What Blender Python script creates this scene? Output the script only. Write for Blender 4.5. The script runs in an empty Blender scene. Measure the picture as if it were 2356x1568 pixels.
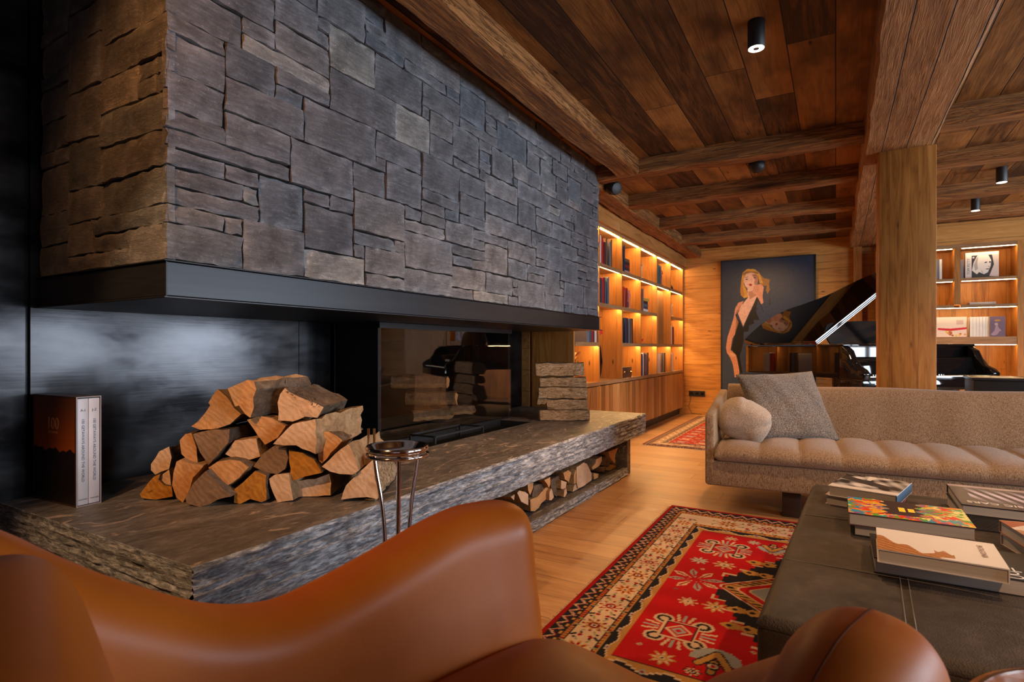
import bpy, bmesh, math, random
import numpy as np
from mathutils import Vector, Matrix, Euler
random.seed(7); np.random.seed(7)
S = bpy.context.scene
COL = S.collection
PI = math.pi
# ------------------------------------------------------------------ camera
F = 1290.0
cam_d = bpy.data.cameras.new('camera'); cam = bpy.data.objects.new('camera', cam_d); COL.objects.link(cam)
cam.location = (0, 0, 1.0); cam.rotation_euler = (PI/2, 0, math.radians(30))
cam_d.sensor_width = 36; cam_d.lens = 36*F/2356; cam_d.shift_y = 17/2356; cam_d.clip_start = .02
cam_d.dof.use_dof = True; cam_d.dof.focus_distance = 2.5; cam_d.dof.aperture_fstop = 5.6
S.camera = cam
# ------------------------------------------------------------------ colour management and sky
S.view_settings.view_transform = 'Standard'; S.view_settings.look = 'None'
S.view_settings.gamma = 1; S.view_settings.use_curve_mapping = False
S.view_settings.exposure = 0.0
W = bpy.data.worlds.new('sky'); S.world = W; W.use_nodes = True
W.node_tree.nodes['Background'].inputs[0].default_value = (.55, .68, 1, 1)
W.node_tree.nodes['Background'].inputs[1].default_value = .5
# ------------------------------------------------------------------ daylight at the windows and ceiling spots
def area(name, loc, rot, sx, sy, power, col):
    l = bpy.data.lights.new(name, 'AREA'); l.shape = 'RECTANGLE'; l.size = sx; l.size_y = sy
    l.energy = power; l.color = col
    o = bpy.data.objects.new(name, l); o.location = loc; o.rotation_euler = rot; COL.objects.link(o); return o
COOL = (.74, .86, 1.0); WARM = (1.0, .57, .27); AMBER = (1.0, .40, .11)
for y_, w_, p_ in ((1.55, 1.7, 190), (3.85, .9, 105), (5.85, 1.5, 185)):
    area('daylight_window_right', (4.75, y_, 1.25), (0, PI/2, 0), 1.5, w_, p_, COOL)
area('daylight_window_front', (2.2, -2.75, 1.35), (-PI/2, 0, 0), 2.6, 1.7, 10, COOL)
def spot(loc, target, power, ang=70, blend=.5, col=WARM, size=.03):
    l = bpy.data.lights.new('spot_beam', 'SPOT'); l.energy = power; l.color = col
    l.spot_size = math.radians(ang); l.spot_blend = blend; l.shadow_soft_size = size
    o = bpy.data.objects.new('spot_beam', l); o.location = loc
    o.rotation_euler = (Vector(target)-Vector(loc)).to_track_quat('-Z', 'Y').to_euler()
    COL.objects.link(o); return o
# (ceiling position, target, power, cone); first three have housings, the rest are unseen
SPOTS = [((-.316, 2.79), (-.35, 2.85, 0), 90, 90, .7),
         ((1.19, 6.06), (1.19, 6.1, 0), 90, 80, .6),
         ((1.21, 7.17), (1.21, 7.6, .8), 110, 80, .6),
         ((-1.15, -.6), (-1.50, 1.20, .5), 150, 44, .4),
         ((-1.25, .05), (-1.62, .95, 1.75), 48, 66, .9),
         ((-.75, 1.75), (-1.55, 2.2, .5), 45, 60, .6),
         ((-.6, 4.9), (-.7, 5.3, 0), 130, 95, .7),
         ((-.95, 7.0), (-.95, 8.4, .8), 80, 95, .7),
         ((1.7, 2.3), (-2.4, 3.15, .6), 230, 28, .6),  # unseen spot, added to brighten the logs behind the fire glass
         ((1.0, 2.1), (.6, 2.2, .3), 60, 80, .6),
         ((1.3, 3.6), (.8, 3.8, .4), 70, 80, .6),
         ((.9, -.3), (.3, 2.4, .4), 120, 52, .7)]  # unseen spot, added to light book pages and sofa front
for (x, y), t, p, a, b in SPOTS:
    spot((x, y, 2.36), t, p, a, b, AMBER if p == 48 else WARM)

# ------------------------------------------------------------------ pixel rays of the photograph -> points of the place
FW = Vector((-.5, .8660254, 0)); RT = Vector((.8660254, .5, 0)); EYE = Vector((0, 0, 1))
def ray(u, v): return FW + RT*((u-1178)/F) + Vector((0, 0, (801-v)/F))
def onZ(u, v, z): r = ray(u, v); return EYE + r*((z-1)/r.z)
def onX(u, v, x): r = ray(u, v); return EYE + r*(x/r.x)
def onY(u, v, y): r = ray(u, v); return EYE + r*(y/r.y)
def onD(u, v, d): return EYE + ray(u, v)*d

# ------------------------------------------------------------------ node helpers
class N:
    def __init__(s, name):
        s.m = bpy.data.materials.new(name); s.m.use_nodes = True
        s.t = s.m.node_tree; s.b = s.t.nodes['Principled BSDF']; s.tc = None
    def n(s, typ, **k):
        o = s.t.nodes.new(typ)
        for a, b in k.items(): setattr(o, a, b)
        return o
    def put(s, inp, v):
        if isinstance(v, bpy.types.NodeSocket): s.t.links.new(v, inp)
        elif isinstance(v, (tuple, list)) and len(v) == 3 and inp.type == 'RGBA': inp.default_value = (*v, 1)
        else: inp.default_value = v
    def coord(s):
        if s.tc is None: s.tc = s.n('ShaderNodeTexCoord')
        return s.tc.outputs['Object']
    def sep(s):
        o = s.n('ShaderNodeSeparateXYZ'); s.put(o.inputs[0], s.coord()); return o.outputs
    def comb(s, x, y, z):
        o = s.n('ShaderNodeCombineXYZ')
        for i, v in enumerate((x, y, z)): s.put(o.inputs[i], v)
        return o.outputs[0]
    def math(s, op, a, b=0.0, c=0.0):
        o = s.n('ShaderNodeMath', operation=op)
        s.put(o.inputs[0], a); s.put(o.inputs[1], b)
        if len(o.inputs) > 2: s.put(o.inputs[2], c)
        return o.outputs[0]
    def noise(s, vec, scale=5, detail=4, rough=.55, dist=0):
        o = s.n('ShaderNodeTexNoise'); s.put(o.inputs['Vector'], vec)
        o.inputs['Scale'].default_value = scale; o.inputs['Detail'].default_value = detail
        o.inputs['Roughness'].default_value = rough; o.inputs['Distortion'].default_value = dist
        return o.outputs['Fac']
    def voro(s, vec, scale=5, feature='F1', out='Distance'):
        o = s.n('ShaderNodeTexVoronoi', feature=feature); s.put(o.inputs['Vector'], vec)
        o.inputs['Scale'].default_value = scale; return o.outputs[out]
    def wn(s, vec):
        o = s.n('ShaderNodeTexWhiteNoise'); s.put(o.inputs['Vector'], vec); return o.outputs['Value']
    def ramp(s, fac, stops, interp='LINEAR'):
        o = s.n('ShaderNodeValToRGB'); s.put(o.inputs[0], fac); e = o.color_ramp.elements; o.color_ramp.interpolation = interp
        while len(e) < len(stops): e.new(.5)
        for i, (p, c) in enumerate(stops):
            e[i].position = p; e[i].color = (*c, 1) if not isinstance(c, (int, float)) else (c, c, c, 1)
        return o.outputs[0]
    def mix(s, f, a, b, mode='MIX'):
        o = s.n('ShaderNodeMix', data_type='RGBA', blend_type=mode)
        s.put(o.inputs[0], f); s.put(o.inputs[6], a); s.put(o.inputs[7], b); return o.outputs[2]
    def scale(s, v3, vec=None):
        o = s.n('ShaderNodeMapping'); s.put(o.inputs['Vector'], vec if vec is not None else s.coord()); o.inputs['Scale'].default_value = v3
        return o.outputs[0]
    def bump(s, h, strength=.3, dist=.01, nrm=None):
        o = s.n('ShaderNodeBump'); s.put(o.inputs['Height'], h); o.inputs['Strength'].default_value = strength
        o.inputs['Distance'].default_value = dist
        if nrm is not None: s.put(o.inputs['Normal'], nrm)
        return o.outputs[0]
    def fin(s, col=None, rough=None, nrm=None, metal=None, spec=None, **k):
        if col is not None: s.put(s.b.inputs['Base Color'], col)
        if rough is not None: s.put(s.b.inputs['Roughness'], rough)
        if nrm is not None: s.put(s.b.inputs['Normal'], nrm)
        if metal is not None: s.put(s.b.inputs['Metallic'], metal)
        if spec is not None: s.put(s.b.inputs['Specular IOR Level'], spec)
        for a, b in k.items(): s.put(s.b.inputs[a.replace('_', ' ')], b)
        return s.m

def plain(name, col, rough=.5, metal=0, spec=.5, var=.12, scale=20):
    m = N(name); f = m.noise(m.coord(), scale, 3)
    c = m.mix(f, tuple(x*(1-var) for x in col), tuple(min(1, x*(1+var)) for x in col))
    return m.fin(c, rough, None, metal, spec)
def emit(name, col, s):
    m = N(name); m.put(m.b.inputs['Emission Color'], col); m.b.inputs['Emission Strength'].default_value = s
    return m.fin(col, .5)

AX = {'x': 0, 'y': 1, 'z': 2}
def planks(name, along, across, width, length, dark, mid, light, gap=.012, rough=.6, grain=1.0, bump=.35, knots=True, tone=.5, blotch=.35, spec=.3):
    m = N(name); s = m.sep(); u = s[AX[along]]; v = s[AX[across]]
    third = s[3-AX[along]-AX[across]]
    row = m.math('FLOOR', m.math('DIVIDE', v, width))
    r1 = m.wn(m.comb(row, 3.7, 1.1))
    uu = m.math('ADD', m.math('DIVIDE', u, length), m.math('MULTIPLY', r1, 7.3))
    colm = m.math('FLOOR', uu)
    pid = m.wn(m.comb(row, colm, 2.2))
    off = m.math('MULTIPLY', pid, 31.0)
    gv = m.comb(m.math('MULTIPLY', u, 1.0), m.math('MULTIPLY', v, 9.0), m.math('ADD', off, m.math('MULTIPLY', third, 9.0)))
    g1 = m.noise(gv, 2.2*grain, 6, .62, 1.2)
    gv2 = m.comb(m.math('MULTIPLY', u, 3.0), m.math('MULTIPLY', v, 90.0), m.math('ADD', off, m.math('MULTIPLY', third, 90.0)))
    g2 = m.noise(gv2, 1.5*grain, 3, .6, .3)
    f = m.math('ADD', m.math('MULTIPLY', g1, .75), m.math('MULTIPLY', g2, .25))
    f = m.math('ADD', f, m.math('MULTIPLY', m.math('SUBTRACT', pid, .5), tone*.5))
    c = m.ramp(f, [(.28, dark), (.5, mid), (.75, light)])
    bl = m.noise(m.comb(u, m.math('MULTIPLY', v, 2.0), off), 1.7, 3, .6)
    c = m.mix(m.ramp(bl, [(.45, 0.0), (.68, blotch)]), c, dark, 'MIX')
    kn = None
    if knots:
        kv = m.comb(m.math('MULTIPLY', u, 1.4), m.math('MULTIPLY', v, 4.5), off)
        kd = m.voro(kv, 1.6)
        c = m.mix(m.ramp(kd, [(.03, .92), (.085, 0.0)]), c, tuple(x*.25 for x in dark))
    fv = m.math('FRACT', m.math('DIVIDE', v, width)); fu = m.math('FRACT', uu)
    gw = gap/width
    ga = m.math('MINIMUM', fv, m.math('SUBTRACT', 1.0, fv))
    gb = m.math('MULTIPLY', m.math('MINIMUM', fu, m.math('SUBTRACT', 1.0, fu)), length/width)
    gm = m.math('MINIMUM', ga, gb)
    gline = m.ramp(m.math('DIVIDE', gm, gw), [(.15, 0.0), (.55, 1.0)])
    c = m.mix(gline, tuple(x*.12 for x in dark), c)
    h = m.math('ADD', m.math('MULTIPLY', g2, .35), m.math('MULTIPLY', gline, 1.0))
    h = m.math('ADD', h, m.math('MULTIPLY', g1, .8))
    h = m.math('ADD', h, m.math('MULTIPLY', pid, .5))
    return m.fin(c, m.ramp(g1, [(.3, max(.1, rough-.1)), (.7, min(1, rough+.1))]), m.bump(h, bump, .01), 0, spec)

def timber(name, axis, dark, mid, light, rough=.7, bump=.6, fine=1.0, cracks=.5):
    m = N(name); sc = [9*fine]*3; sc[AX[axis]] = .9*fine
    sc2 = [60*fine]*3; sc2[AX[axis]] = 2.0*fine
    g1 = m.noise(m.scale(sc), 1.6, 6, .62, 1.4); g2 = m.noise(m.scale(sc2), 1.2, 4, .65, .8)
    f = m.math('ADD', m.math('MULTIPLY', g1, .6), m.math('MULTIPLY', g2, .4))
    c = m.ramp(f, [(.32, dark), (.5, mid), (.68, light)])
    sc3 = [14*fine]*3; sc3[AX[axis]] = .55*fine
    cr = m.noise(m.scale(sc3), 2.0, 5, .7, 2.0)
    cm = m.ramp(m.math('ABSOLUTE', m.math('SUBTRACT', cr, .5)), [(.004, cracks), (.03, 0.0)])
    c = m.mix(cm, c, tuple(x*.2 for x in dark))
    kd = m.voro(m.scale([s/3.2 for s in sc]), 1.5)
    c = m.mix(m.ramp(kd, [(.04, .85), (.11, 0.0)]), c, tuple(x*.35 for x in dark))
    h = m.math('SUBTRACT', m.math('ADD', m.math('MULTIPLY', g2, 1.0), m.math('MULTIPLY', g1, 1.4)), m.math('MULTIPLY', cm, 1.2))
    return m.fin(c, rough, m.bump(h, bump, .012), 0, .3)

# ------------------------------------------------------------------ mesh builder

AT = {}   # base point of each thing
class B:
    def __init__(s): s.v = []; s.f = []; s.m = []; s.mat = 0
    def add(s, vs, fs, mi=None):
        o = len(s.v); s.v += [tuple(v) for v in vs]
        for f in fs: s.f.append([i+o for i in f]); s.m.append(s.mat if mi is None else mi)
    def box(s, x0, x1, y0, y1, z0, z1, mi=None):
        s.add([(x, y, z) for z in (z0, z1) for y in (y0, y1) for x in (x0, x1)],
              [(0, 2, 3, 1), (4, 5, 7, 6), (0, 1, 5, 4), (2, 6, 7, 3), (0, 4, 6, 2), (1, 3, 7, 5)], mi); return s
    def prism(s, pts, ext, mi=None, me=None, mb=None):
        n = len(pts); ext = Vector(ext); a = [Vector(p) for p in pts]; b = [p+ext for p in a]
        nrm = Vector((0, 0, 0))
        for i in range(n): nrm += a[i].cross(a[(i+1) % n])
        fl = nrm.dot(ext) > 0
        me = mi if me is None else me
        o = len(s.v); s.v += [tuple(p) for p in a+b]
        f0 = list(range(n)); f1 = [i+n for i in range(n)]
        if fl: f0.reverse()
        else: f1.reverse()
        def put(f, k): s.f.append([i+o for i in f]); s.m.append(s.mat if k is None else k)
        put(f0, me); put(f1, me if mb is None else mb)
        for i in range(n):
            j = (i+1) % n
            q = [i, j, j+n, i+n] if fl else [j, i, i+n, j+n]
            put(q, mi)
        return s
    def tube(s, path, r, seg=10, cap=True, mi=None):
        P = [Vector(p) for p in path]; rs = r if isinstance(r, (list, tuple)) else [r]*len(P)
        o = len(s.v); ref = Vector((0, 0, 1))
        for i, p in enumerate(P):
            t = (P[min(i+1, len(P)-1)] - P[max(i-1, 0)]).normalized()
            if abs(t.dot(ref)) > .95: rf = Vector((1, 0, 0))
            else: rf = ref
            x = t.cross(rf).normalized(); y = t.cross(x)
            for k in range(seg):
                a = 2*PI*k/seg; s.v.append(tuple(p + (x*math.cos(a)+y*math.sin(a))*rs[i]))
        k_ = s.mat if mi is None else mi
        for i in range(len(P)-1):
            for k in range(seg):
                j = (k+1) % seg
                s.f.append([o+i*seg+k, o+(i+1)*seg+k, o+(i+1)*seg+j, o+i*seg+j]); s.m.append(k_)
        if cap:
            s.f.append([o+k for k in range(seg)]); s.m.append(k_)
            s.f.append([o+(len(P)-1)*seg+k for k in reversed(range(seg))]); s.m.append(k_)
        return s
    def lathe(s, c, prof, seg=32, mi=None, close=False):
        c = Vector(c); o = len(s.v); n = len(prof)
        for r, z in prof:
            for k in range(seg):
                a = 2*PI*k/seg; s.v.append((c.x+r*math.cos(a), c.y+r*math.sin(a), c.z+z))
        k_ = s.mat if mi is None else mi
        for i in range(n-1 if not close else n):
            i2 = (i+1) % n
            for k in range(seg):
                j = (k+1) % seg
                s.f.append([o+i*seg+k, o+i*seg+j, o+i2*seg+j, o+i2*seg+k]); s.m.append(k_)
        if not close:
            s.f.append([o+k for k in reversed(range(seg))]); s.m.append(k_)
            s.f.append([o+(n-1)*seg+k for k in range(seg)]); s.m.append(k_)
        return s
    def grid(s, P, mi=None, wrapu=False):
        nu = len(P); nv = len(P[0]); o = len(s.v)
        for r in P: s.v += [tuple(p) for p in r]
        for i in range(nu if wrapu else nu-1):
            i2 = (i+1) % nu
            for j in range(nv-1):
                s.f.append([o+i*nv+j, o+i2*nv+j, o+i2*nv+j+1, o+i*nv+j+1]); s.m.append(s.mat if mi is None else mi)
        return s
    def make(s, name, mats, parent=None, M=None, bevel=0, seg=2, smooth=None, sub=0, attr=None, fix=False):
        me = bpy.data.meshes.new(name)
        vs = s.v if M is None else [tuple(M @ Vector(v)) for v in s.v]
        me.from_pydata(vs, [], s.f)
        if not isinstance(mats, (list, tuple)): mats = [mats]
        for m in mats: me.materials.append(m)
        me.polygons.foreach_set('material_index', s.m)
        if attr is not None:
            a = me.color_attributes.new('tint', 'FLOAT_COLOR', 'POINT')
            a.data.foreach_set('color', np.asarray(attr, dtype=np.float32).ravel())
        if bevel or fix:
            bm = bmesh.new(); bm.from_mesh(me)
            if fix: bmesh.ops.remove_doubles(bm, verts=bm.verts, dist=1e-5); bmesh.ops.recalc_face_normals(bm, faces=bm.faces)
            if bevel:
                es = [e for e in bm.edges if len(e.link_faces) == 2 and e.calc_face_angle(0) > .5]
                bmesh.ops.bevel(bm, geom=es, offset=bevel, segments=seg, affect='EDGES', profile=.5, clamp_overlap=True)
            bm.to_mesh(me); bm.free()
        if smooth is None: smooth = 35 if bevel else 0
        if smooth:
            me.polygons.foreach_set('use_smooth', [True]*len(me.polygons))
            if smooth < 179: me.set_sharp_from_angle(angle=math.radians(smooth))
        me.update()
        o = bpy.data.objects.new(name, me); COL.objects.link(o)
        if sub:
            md = o.modifiers.new('sub', 'SUBSURF'); md.levels = sub; md.render_levels = sub
        if parent is not None:
            o.parent = parent
            off = Vector(AT.get(parent.name, (0, 0, 0)))
            o.location = -off
        return o

def tag(o, label, cat, group=None, kind=None):
    o['label'] = label; o['category'] = cat
    if group: o['group'] = group
    if kind: o['kind'] = kind
    return o
def struct(o): o['kind'] = 'structure'; return o
def thing(name, label, cat, loc, group=None):
    o = bpy.data.objects.new(name, None); COL.objects.link(o); o.location = loc; o.empty_display_size = .05
    AT[o.name] = tuple(float(x) for x in loc)
    return tag(o, label, cat, group)
def quickbox(name, x0, x1, y0, y1, z0, z1, mat, parent=None, bevel=0, M=None):
    return B().box(x0, x1, y0, y1, z0, z1).make(name, mat, parent, M, bevel)
def frame2(origin, ang):
    return Matrix.Translation(Vector(origin)) @ Matrix.Rotation(math.radians(ang), 4, 'Z')
def cushion(cx, cy, cz, sx, sy, sz, p=4.0, nu=36, nv=20, noise=0, q=None):
    """superellipsoid block; returns builder"""
    q = q or p
    b = B(); P = []
    def sp(x, e): return math.copysign(abs(x)**(2.0/e), x)
    for j in range(nv+1):
        ph = -PI/2 + PI*j/nv; row = []
        for i in range(nu):
            th = 2*PI*i/nu
            x = sp(math.cos(ph), q)*sp(math.cos(th), p); y = sp(math.cos(ph), q)*sp(math.sin(th), p); z = sp(math.sin(ph), q)
            row.append(Vector((cx+sx*x, cy+sy*y, cz+sz*z)))
        row.append(row[0]); P.append(row)
    b.grid(P); return b
def text(name, s, size, mat, M, parent=None, ext=.0003, align='CENTER', xs=1.0):
    c = bpy.data.curves.new(name, 'FONT'); c.body = s; c.size = size; c.extrude = ext; c.align_x = align; c.align_y = 'CENTER'
    c.resolution_u = 3
    o = bpy.data.objects.new(name, c); COL.objects.link(o)
    bpy.context.view_layer.update()
    me = bpy.data.meshes.new_from_object(o); bpy.data.objects.remove(o)
    me.transform(M @ Matrix.Diagonal((xs, 1, 1, 1))); me.materials.clear(); me.materials.append(mat); me.name = name
    n = bpy.data.objects.new(name, me); COL.objects.link(n)
    if parent is not None: n.parent = parent; n.location = -Vector(AT.get(parent.name, (0, 0, 0)))
    return n
# flat printed or woven surfaces: a raster of albedo carried by a fine grid of vertices
class Canvas:
    def __init__(s, w, h, res, col):
        s.w = w; s.h = h; s.nx = int(w/res)+1; s.ny = int(h/res)+1
        s.X, s.Y = np.meshgrid(np.linspace(0, w, s.nx), np.linspace(0, h, s.ny))
        s.c = np.empty((s.ny, s.nx, 3), np.float32); s.c[:] = col
    def mask(s, pts):
        m = np.zeros(s.X.shape, bool); n = len(pts)
        for i in range(n):
            x1, y1 = pts[i]; x2, y2 = pts[(i+1) % n]
            if y1 == y2: continue
            cond = ((y1 > s.Y) != (y2 > s.Y)) & (s.X < (x2-x1)*(s.Y-y1)/(y2-y1)+x1)
            m ^= cond
        return m
    def poly(s, pts, col): s.c[s.mask(pts)] = col
    def put(s, m, col): s.c[m] = col
    def disc(s, x, y, r, col, ry=None):
        ry = ry or r; s.c[((s.X-x)/r)**2+((s.Y-y)/ry)**2 < 1] = col
    def line(s, x1, y1, x2, y2, w, col):
        dx = x2-x1; dy = y2-y1; L = dx*dx+dy*dy+1e-12
        t = np.clip(((s.X-x1)*dx+(s.Y-y1)*dy)/L, 0, 1)
        s.c[(s.X-x1-t*dx)**2+(s.Y-y1-t*dy)**2 < w*w/4] = col
    def make(s, name, mat, origin, ux, uy, parent=None, lift=None):
        O = np.array(origin); U = np.array(ux); V = np.array(uy)
        P = O + s.X[..., None]*U + s.Y[..., None]*V
        if lift is not None: P = P + lift[..., None]*np.cross(U, V)
        n = s.nx*s.ny; me = bpy.data.meshes.new(name)
        idx = np.arange(n).reshape(s.ny, s.nx)
        q = np.stack([idx[:-1, :-1], idx[:-1, 1:], idx[1:, 1:], idx[1:, :-1]], -1).reshape(-1, 4)
        me.vertices.add(n); me.vertices.foreach_set('co', P.astype(np.float32).ravel())
        me.loops.add(q.size); me.loops.foreach_set('vertex_index', q.astype(np.int32).ravel())
        me.polygons.add(len(q)); me.polygons.foreach_set('loop_start', np.arange(0, q.size, 4, dtype=np.int32))
        me.polygons.foreach_set('loop_total', np.full(len(q), 4, np.int32))
        me.update(calc_edges=True)
        a = me.color_attributes.new('tint', 'FLOAT_COLOR', 'POINT')
        a.data.foreach_set('color', np.concatenate([s.c.reshape(-1, 3), np.ones((n, 1), np.float32)], 1).ravel())
        me.materials.append(mat); o = bpy.data.objects.new(name, me); COL.objects.link(o)
        if parent is not None: o.parent = parent; o.location = -Vector(AT.get(parent.name, (0, 0, 0)))
        return o
def tinted(name, rough=.5, spec=.4, nscale=300, bump=.1, amount=.15):
    m = N(name); a = m.n('ShaderNodeVertexColor'); a.layer_name = 'tint'
    f = m.noise(m.coord(), nscale, 3)
    c = m.mix(amount, a.outputs[0], m.ramp(f, [(.3, .25), (.7, 1.0)]), 'MULTIPLY')
    return m.fin(c, rough, m.bump(f, bump, .002), 0, spec)

# ------------------------------------------------------------------ materials
M_ = {}
M_['floor'] = planks('oak_floor', 'x', 'y', .17, 1.9, (.25, .115, .042), (.42, .215, .085), (.54, .31, .14), gap=.003, rough=.42, bump=.12, knots=False, tone=.35, blotch=.2, spec=.4)
M_['ceil'] = planks('aged_ceiling_boards', 'y', 'x', .21, 2.3, (.035, .013, .004), (.19, .074, .015), (.34, .145, .034), gap=.007, rough=.65, bump=.4, tone=1.0, blotch=.85)
M_['wallw'] = planks('oak_wall_boards', 'x', 'z', .19, 3.2, (.27, .10, .022), (.56, .25, .060), (.68, .35, .10), gap=.004, rough=.5, bump=.2, tone=.3, blotch=.25)
M_['fascia'] = planks('oak_fascia_boards', 'y', 'z', .2, 3.2, (.24, .09, .024), (.44, .19, .052), (.56, .28, .09), gap=.004, rough=.5, bump=.2, tone=.3)
M_['case_v'] = planks('oak_cabinet_upright', 'z', 'y', .11, 2.6, (.22, .085, .022), (.46, .195, .048), (.56, .28, .09), gap=.003, rough=.45, bump=.2, tone=.8, blotch=.3)
M_['case_vx'] = planks('oak_side_upright', 'z', 'x', .16, 6, (.24, .09, .02), (.50, .20, .042), (.60, .28, .075), gap=.003, rough=.45, bump=.2, tone=.6, blotch=.3)
M_['case_y'] = timber('oak_shelf_grain', 'y', (.20, .10, .04), (.36, .19, .08), (.48, .27, .12), rough=.5, bump=.15, cracks=.1)
M_['case_x'] = timber('oak_shelf_grain_across', 'x', (.20, .10, .04), (.36, .19, .08), (.48, .27, .12), rough=.5, bump=.15, cracks=.1)
M_['beam_x'] = timber('hewn_beam', 'x', (.13, .045, .012), (.33, .130, .034), (.50, .24, .080), bump=.8)
M_['beam_y'] = timber('hewn_beam_along', 'y', (.13, .045, .012), (.33, .130, .034), (.50, .24, .080), bump=.8)
M_['girder'] = planks('weathered_girder_boards', 'y', 'x', .135, 9, (.10, .036, .010), (.29, .120, .036), (.48, .235, .085), gap=.006, rough=.7, grain=1.6, bump=1.0, tone=.3, blotch=.2)
M_['post'] = planks('oak_post', 'z', 'x', .157, 60, (.16, .052, .010), (.43, .175, .036), (.56, .27, .072), gap=.0015, rough=.5, grain=.8, bump=.2, tone=.25, blotch=.25)

def stone_mat():
    m = N('gneiss_stone'); a = m.n('ShaderNodeVertexColor'); a.layer_name = 'tint'
    n1 = m.noise(m.coord(), 9, 9, .74); n2 = m.noise(m.scale((3, 3, 11)), 7, 8, .78, .9)
    sp = m.noise(m.coord(), 130, 4, .7)
    base = m.mix(m.ramp(n1, [(.3, 0.0), (.7, 1.0)]), (.095, .098, .108), (.28, .284, .302))
    base = m.mix(m.ramp(n2, [(.5, 0.0), (.75, .6)]), base, (.44, .43, .43))
    base = m.mix(m.ramp(sp, [(.60, 0.0), (.74, .8)]), base, (.60, .56, .54))
    c = m.mix(1.0, base, a.outputs[0], 'MULTIPLY')
    h = m.math('ADD', m.math('MULTIPLY', n2, 1.0), m.math('ADD', m.math('MULTIPLY', n1, .9), m.math('MULTIPLY', sp, .35)))
    return m.fin(c, m.ramp(n1, [(.3, .5), (.7, .72)]), m.bump(h, 1.0, .014), 0, .45)
M_['stone'] = stone_mat()
def slab_mat(face):
    m = N('riven_gneiss_slab_edge' if face else 'gneiss_slab_top')
    if face:
        n1 = m.noise(m.scale((7, 7, 42)), 1.6, 7, .72, .5); n2 = m.noise(m.scale((26, 26, 130)), 1.2, 4, .7, .3)
        f = m.math('ADD', m.math('MULTIPLY', n1, .55), m.math('MULTIPLY', n2, .45))
        c = m.ramp(f, [(.36, (.045, .045, .050)), (.48, (.24, .24, .25)), (.60, (.66, .65, .66))])
        h = f; rough = .42; bs = 1.0; bd = .02
    else:
        n1 = m.noise(m.scale((5, 1.7, 4)), 2.4, 8, .68, 1.0); n2 = m.noise(m.scale((60, 25, 30)), 1.2, 4, .7)
        n3 = m.noise(m.scale((5.5, 2.4, 5)), 1.6, 5, .62, 2.2)
        c = m.ramp(m.math('ADD', m.math('MULTIPLY', n1, .6), m.math('MULTIPLY', n2, .4)), [(.33, (.050, .043, .038)), (.52, (.150, .130, .115)), (.7, (.33, .29, .26))])
        c = m.mix(m.ramp(n3, [(.592, 0.0), (.65, .85)]), c, (.46, .35, .28))
        h = m.math('ADD', n2, m.math('MULTIPLY', n3, .6)); rough = .5; bs = .5; bd = .006
    return m.fin(c, rough, m.bump(h, bs, bd), 0, .5)
M_['slabf'] = slab_mat(True); M_['slabt'] = slab_mat(False)
def steel():
    m = N('blackened_steel'); n1 = m.noise(m.scale((1, 1.2, 3.2)), 2.0, 5, .6, .25); n2 = m.noise(m.scale((2, 2, 60)), 2, 3)
    c = m.mix(m.ramp(n1, [(.35, 0.0), (.7, 1.0)]), (.010, .010, .012), (.062, .061, .064))
    r = m.ramp(n1, [(.3, .16), (.7, .26)])
    return m.fin(c, r, m.bump(m.math('ADD', n2, n1), .03, .004), .85, .5)
M_['steel'] = steel()
M_['band'] = (lambda m: m.fin(m.mix(m.noise(m.scale((3, .6, 25)), 3, 3), (.012, .013, .016), (.028, .030, .036)), .36, None, .35, .5))(N('dark_painted_steel'))
M_['black'] = plain('matt_black', (.010, .010, .011), .5)
M_['soot'] = plain('soot_black', (.012, .011, .010), .9, spec=.1)
M_['gloss'] = plain('black_piano_lacquer', (.004, .004, .0045), .04, spec=.6)
M_['chrome'] = plain('polished_nickel', (.62, .55, .50), .12, 1.0)
M_['brass'] = plain('aged_brass', (.55, .36, .16), .25, 1.0)
M_['led'] = emit('warm_led', (1.0, .61, .245), 160)
M_['led2'] = emit('warm_led_dim', (1.0, .68, .33), 95)
M_['lamp'] = emit('spot_lens', (1.0, .78, .52), 14)
M_['paper'] = (lambda m: m.fin(m.mix(m.noise(m.scale((1, 1, 900)), 1, 2), (.40, .34, .28), (.62, .55, .47)), .8))(N('book_pages'))
M_['print'] = tinted('printed_cover', .35, .45, 200, .0, .05)
M_['canvasp'] = tinted('painted_canvas', .45, .4, 40, .15, .35)
M_['wool'] = tinted('knotted_wool', .95, .1, 420, .6, .45)
def leather(name, c0, c1, rough, bs=.15, scale=260, spec=.4):
    m = N(name); n0 = m.noise(m.coord(), 3, 4, .6); v = m.voro(m.coord(), scale)
    c = m.mix(m.ramp(n0, [(.3, 0.0), (.7, 1.0)]), c0, c1)
    return m.fin(c, m.ramp(n0, [(.3, rough-.04), (.7, rough+.06)]), m.bump(v, bs, .002), 0, spec)
M_['cognac'] = leather('cognac_leather', (.33, .072, .005), (.43, .108, .008), .42, .03, spec=.26)
def dark_leather():
    m = N('waxed_dark_leather'); n0 = m.noise(m.coord(), 4.5, 7, .65, .8); n1 = m.noise(m.coord(), 30, 4); v = m.voro(m.coord(), 240)
    c = m.ramp(m.math('ADD', m.math('MULTIPLY', n0, .7), m.math('MULTIPLY', n1, .3)), [(.33, (.018, .013, .010)), (.55, (.048, .035, .027)), (.7, (.088, .067, .052))])
    return m.fin(c, m.ramp(n0, [(.3, .5), (.7, .7)]), m.bump(m.math('ADD', v, m.math('MULTIPLY', n0, 2.0)), .25, .004), 0, .45)
M_['dleather'] = dark_leather()
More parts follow.
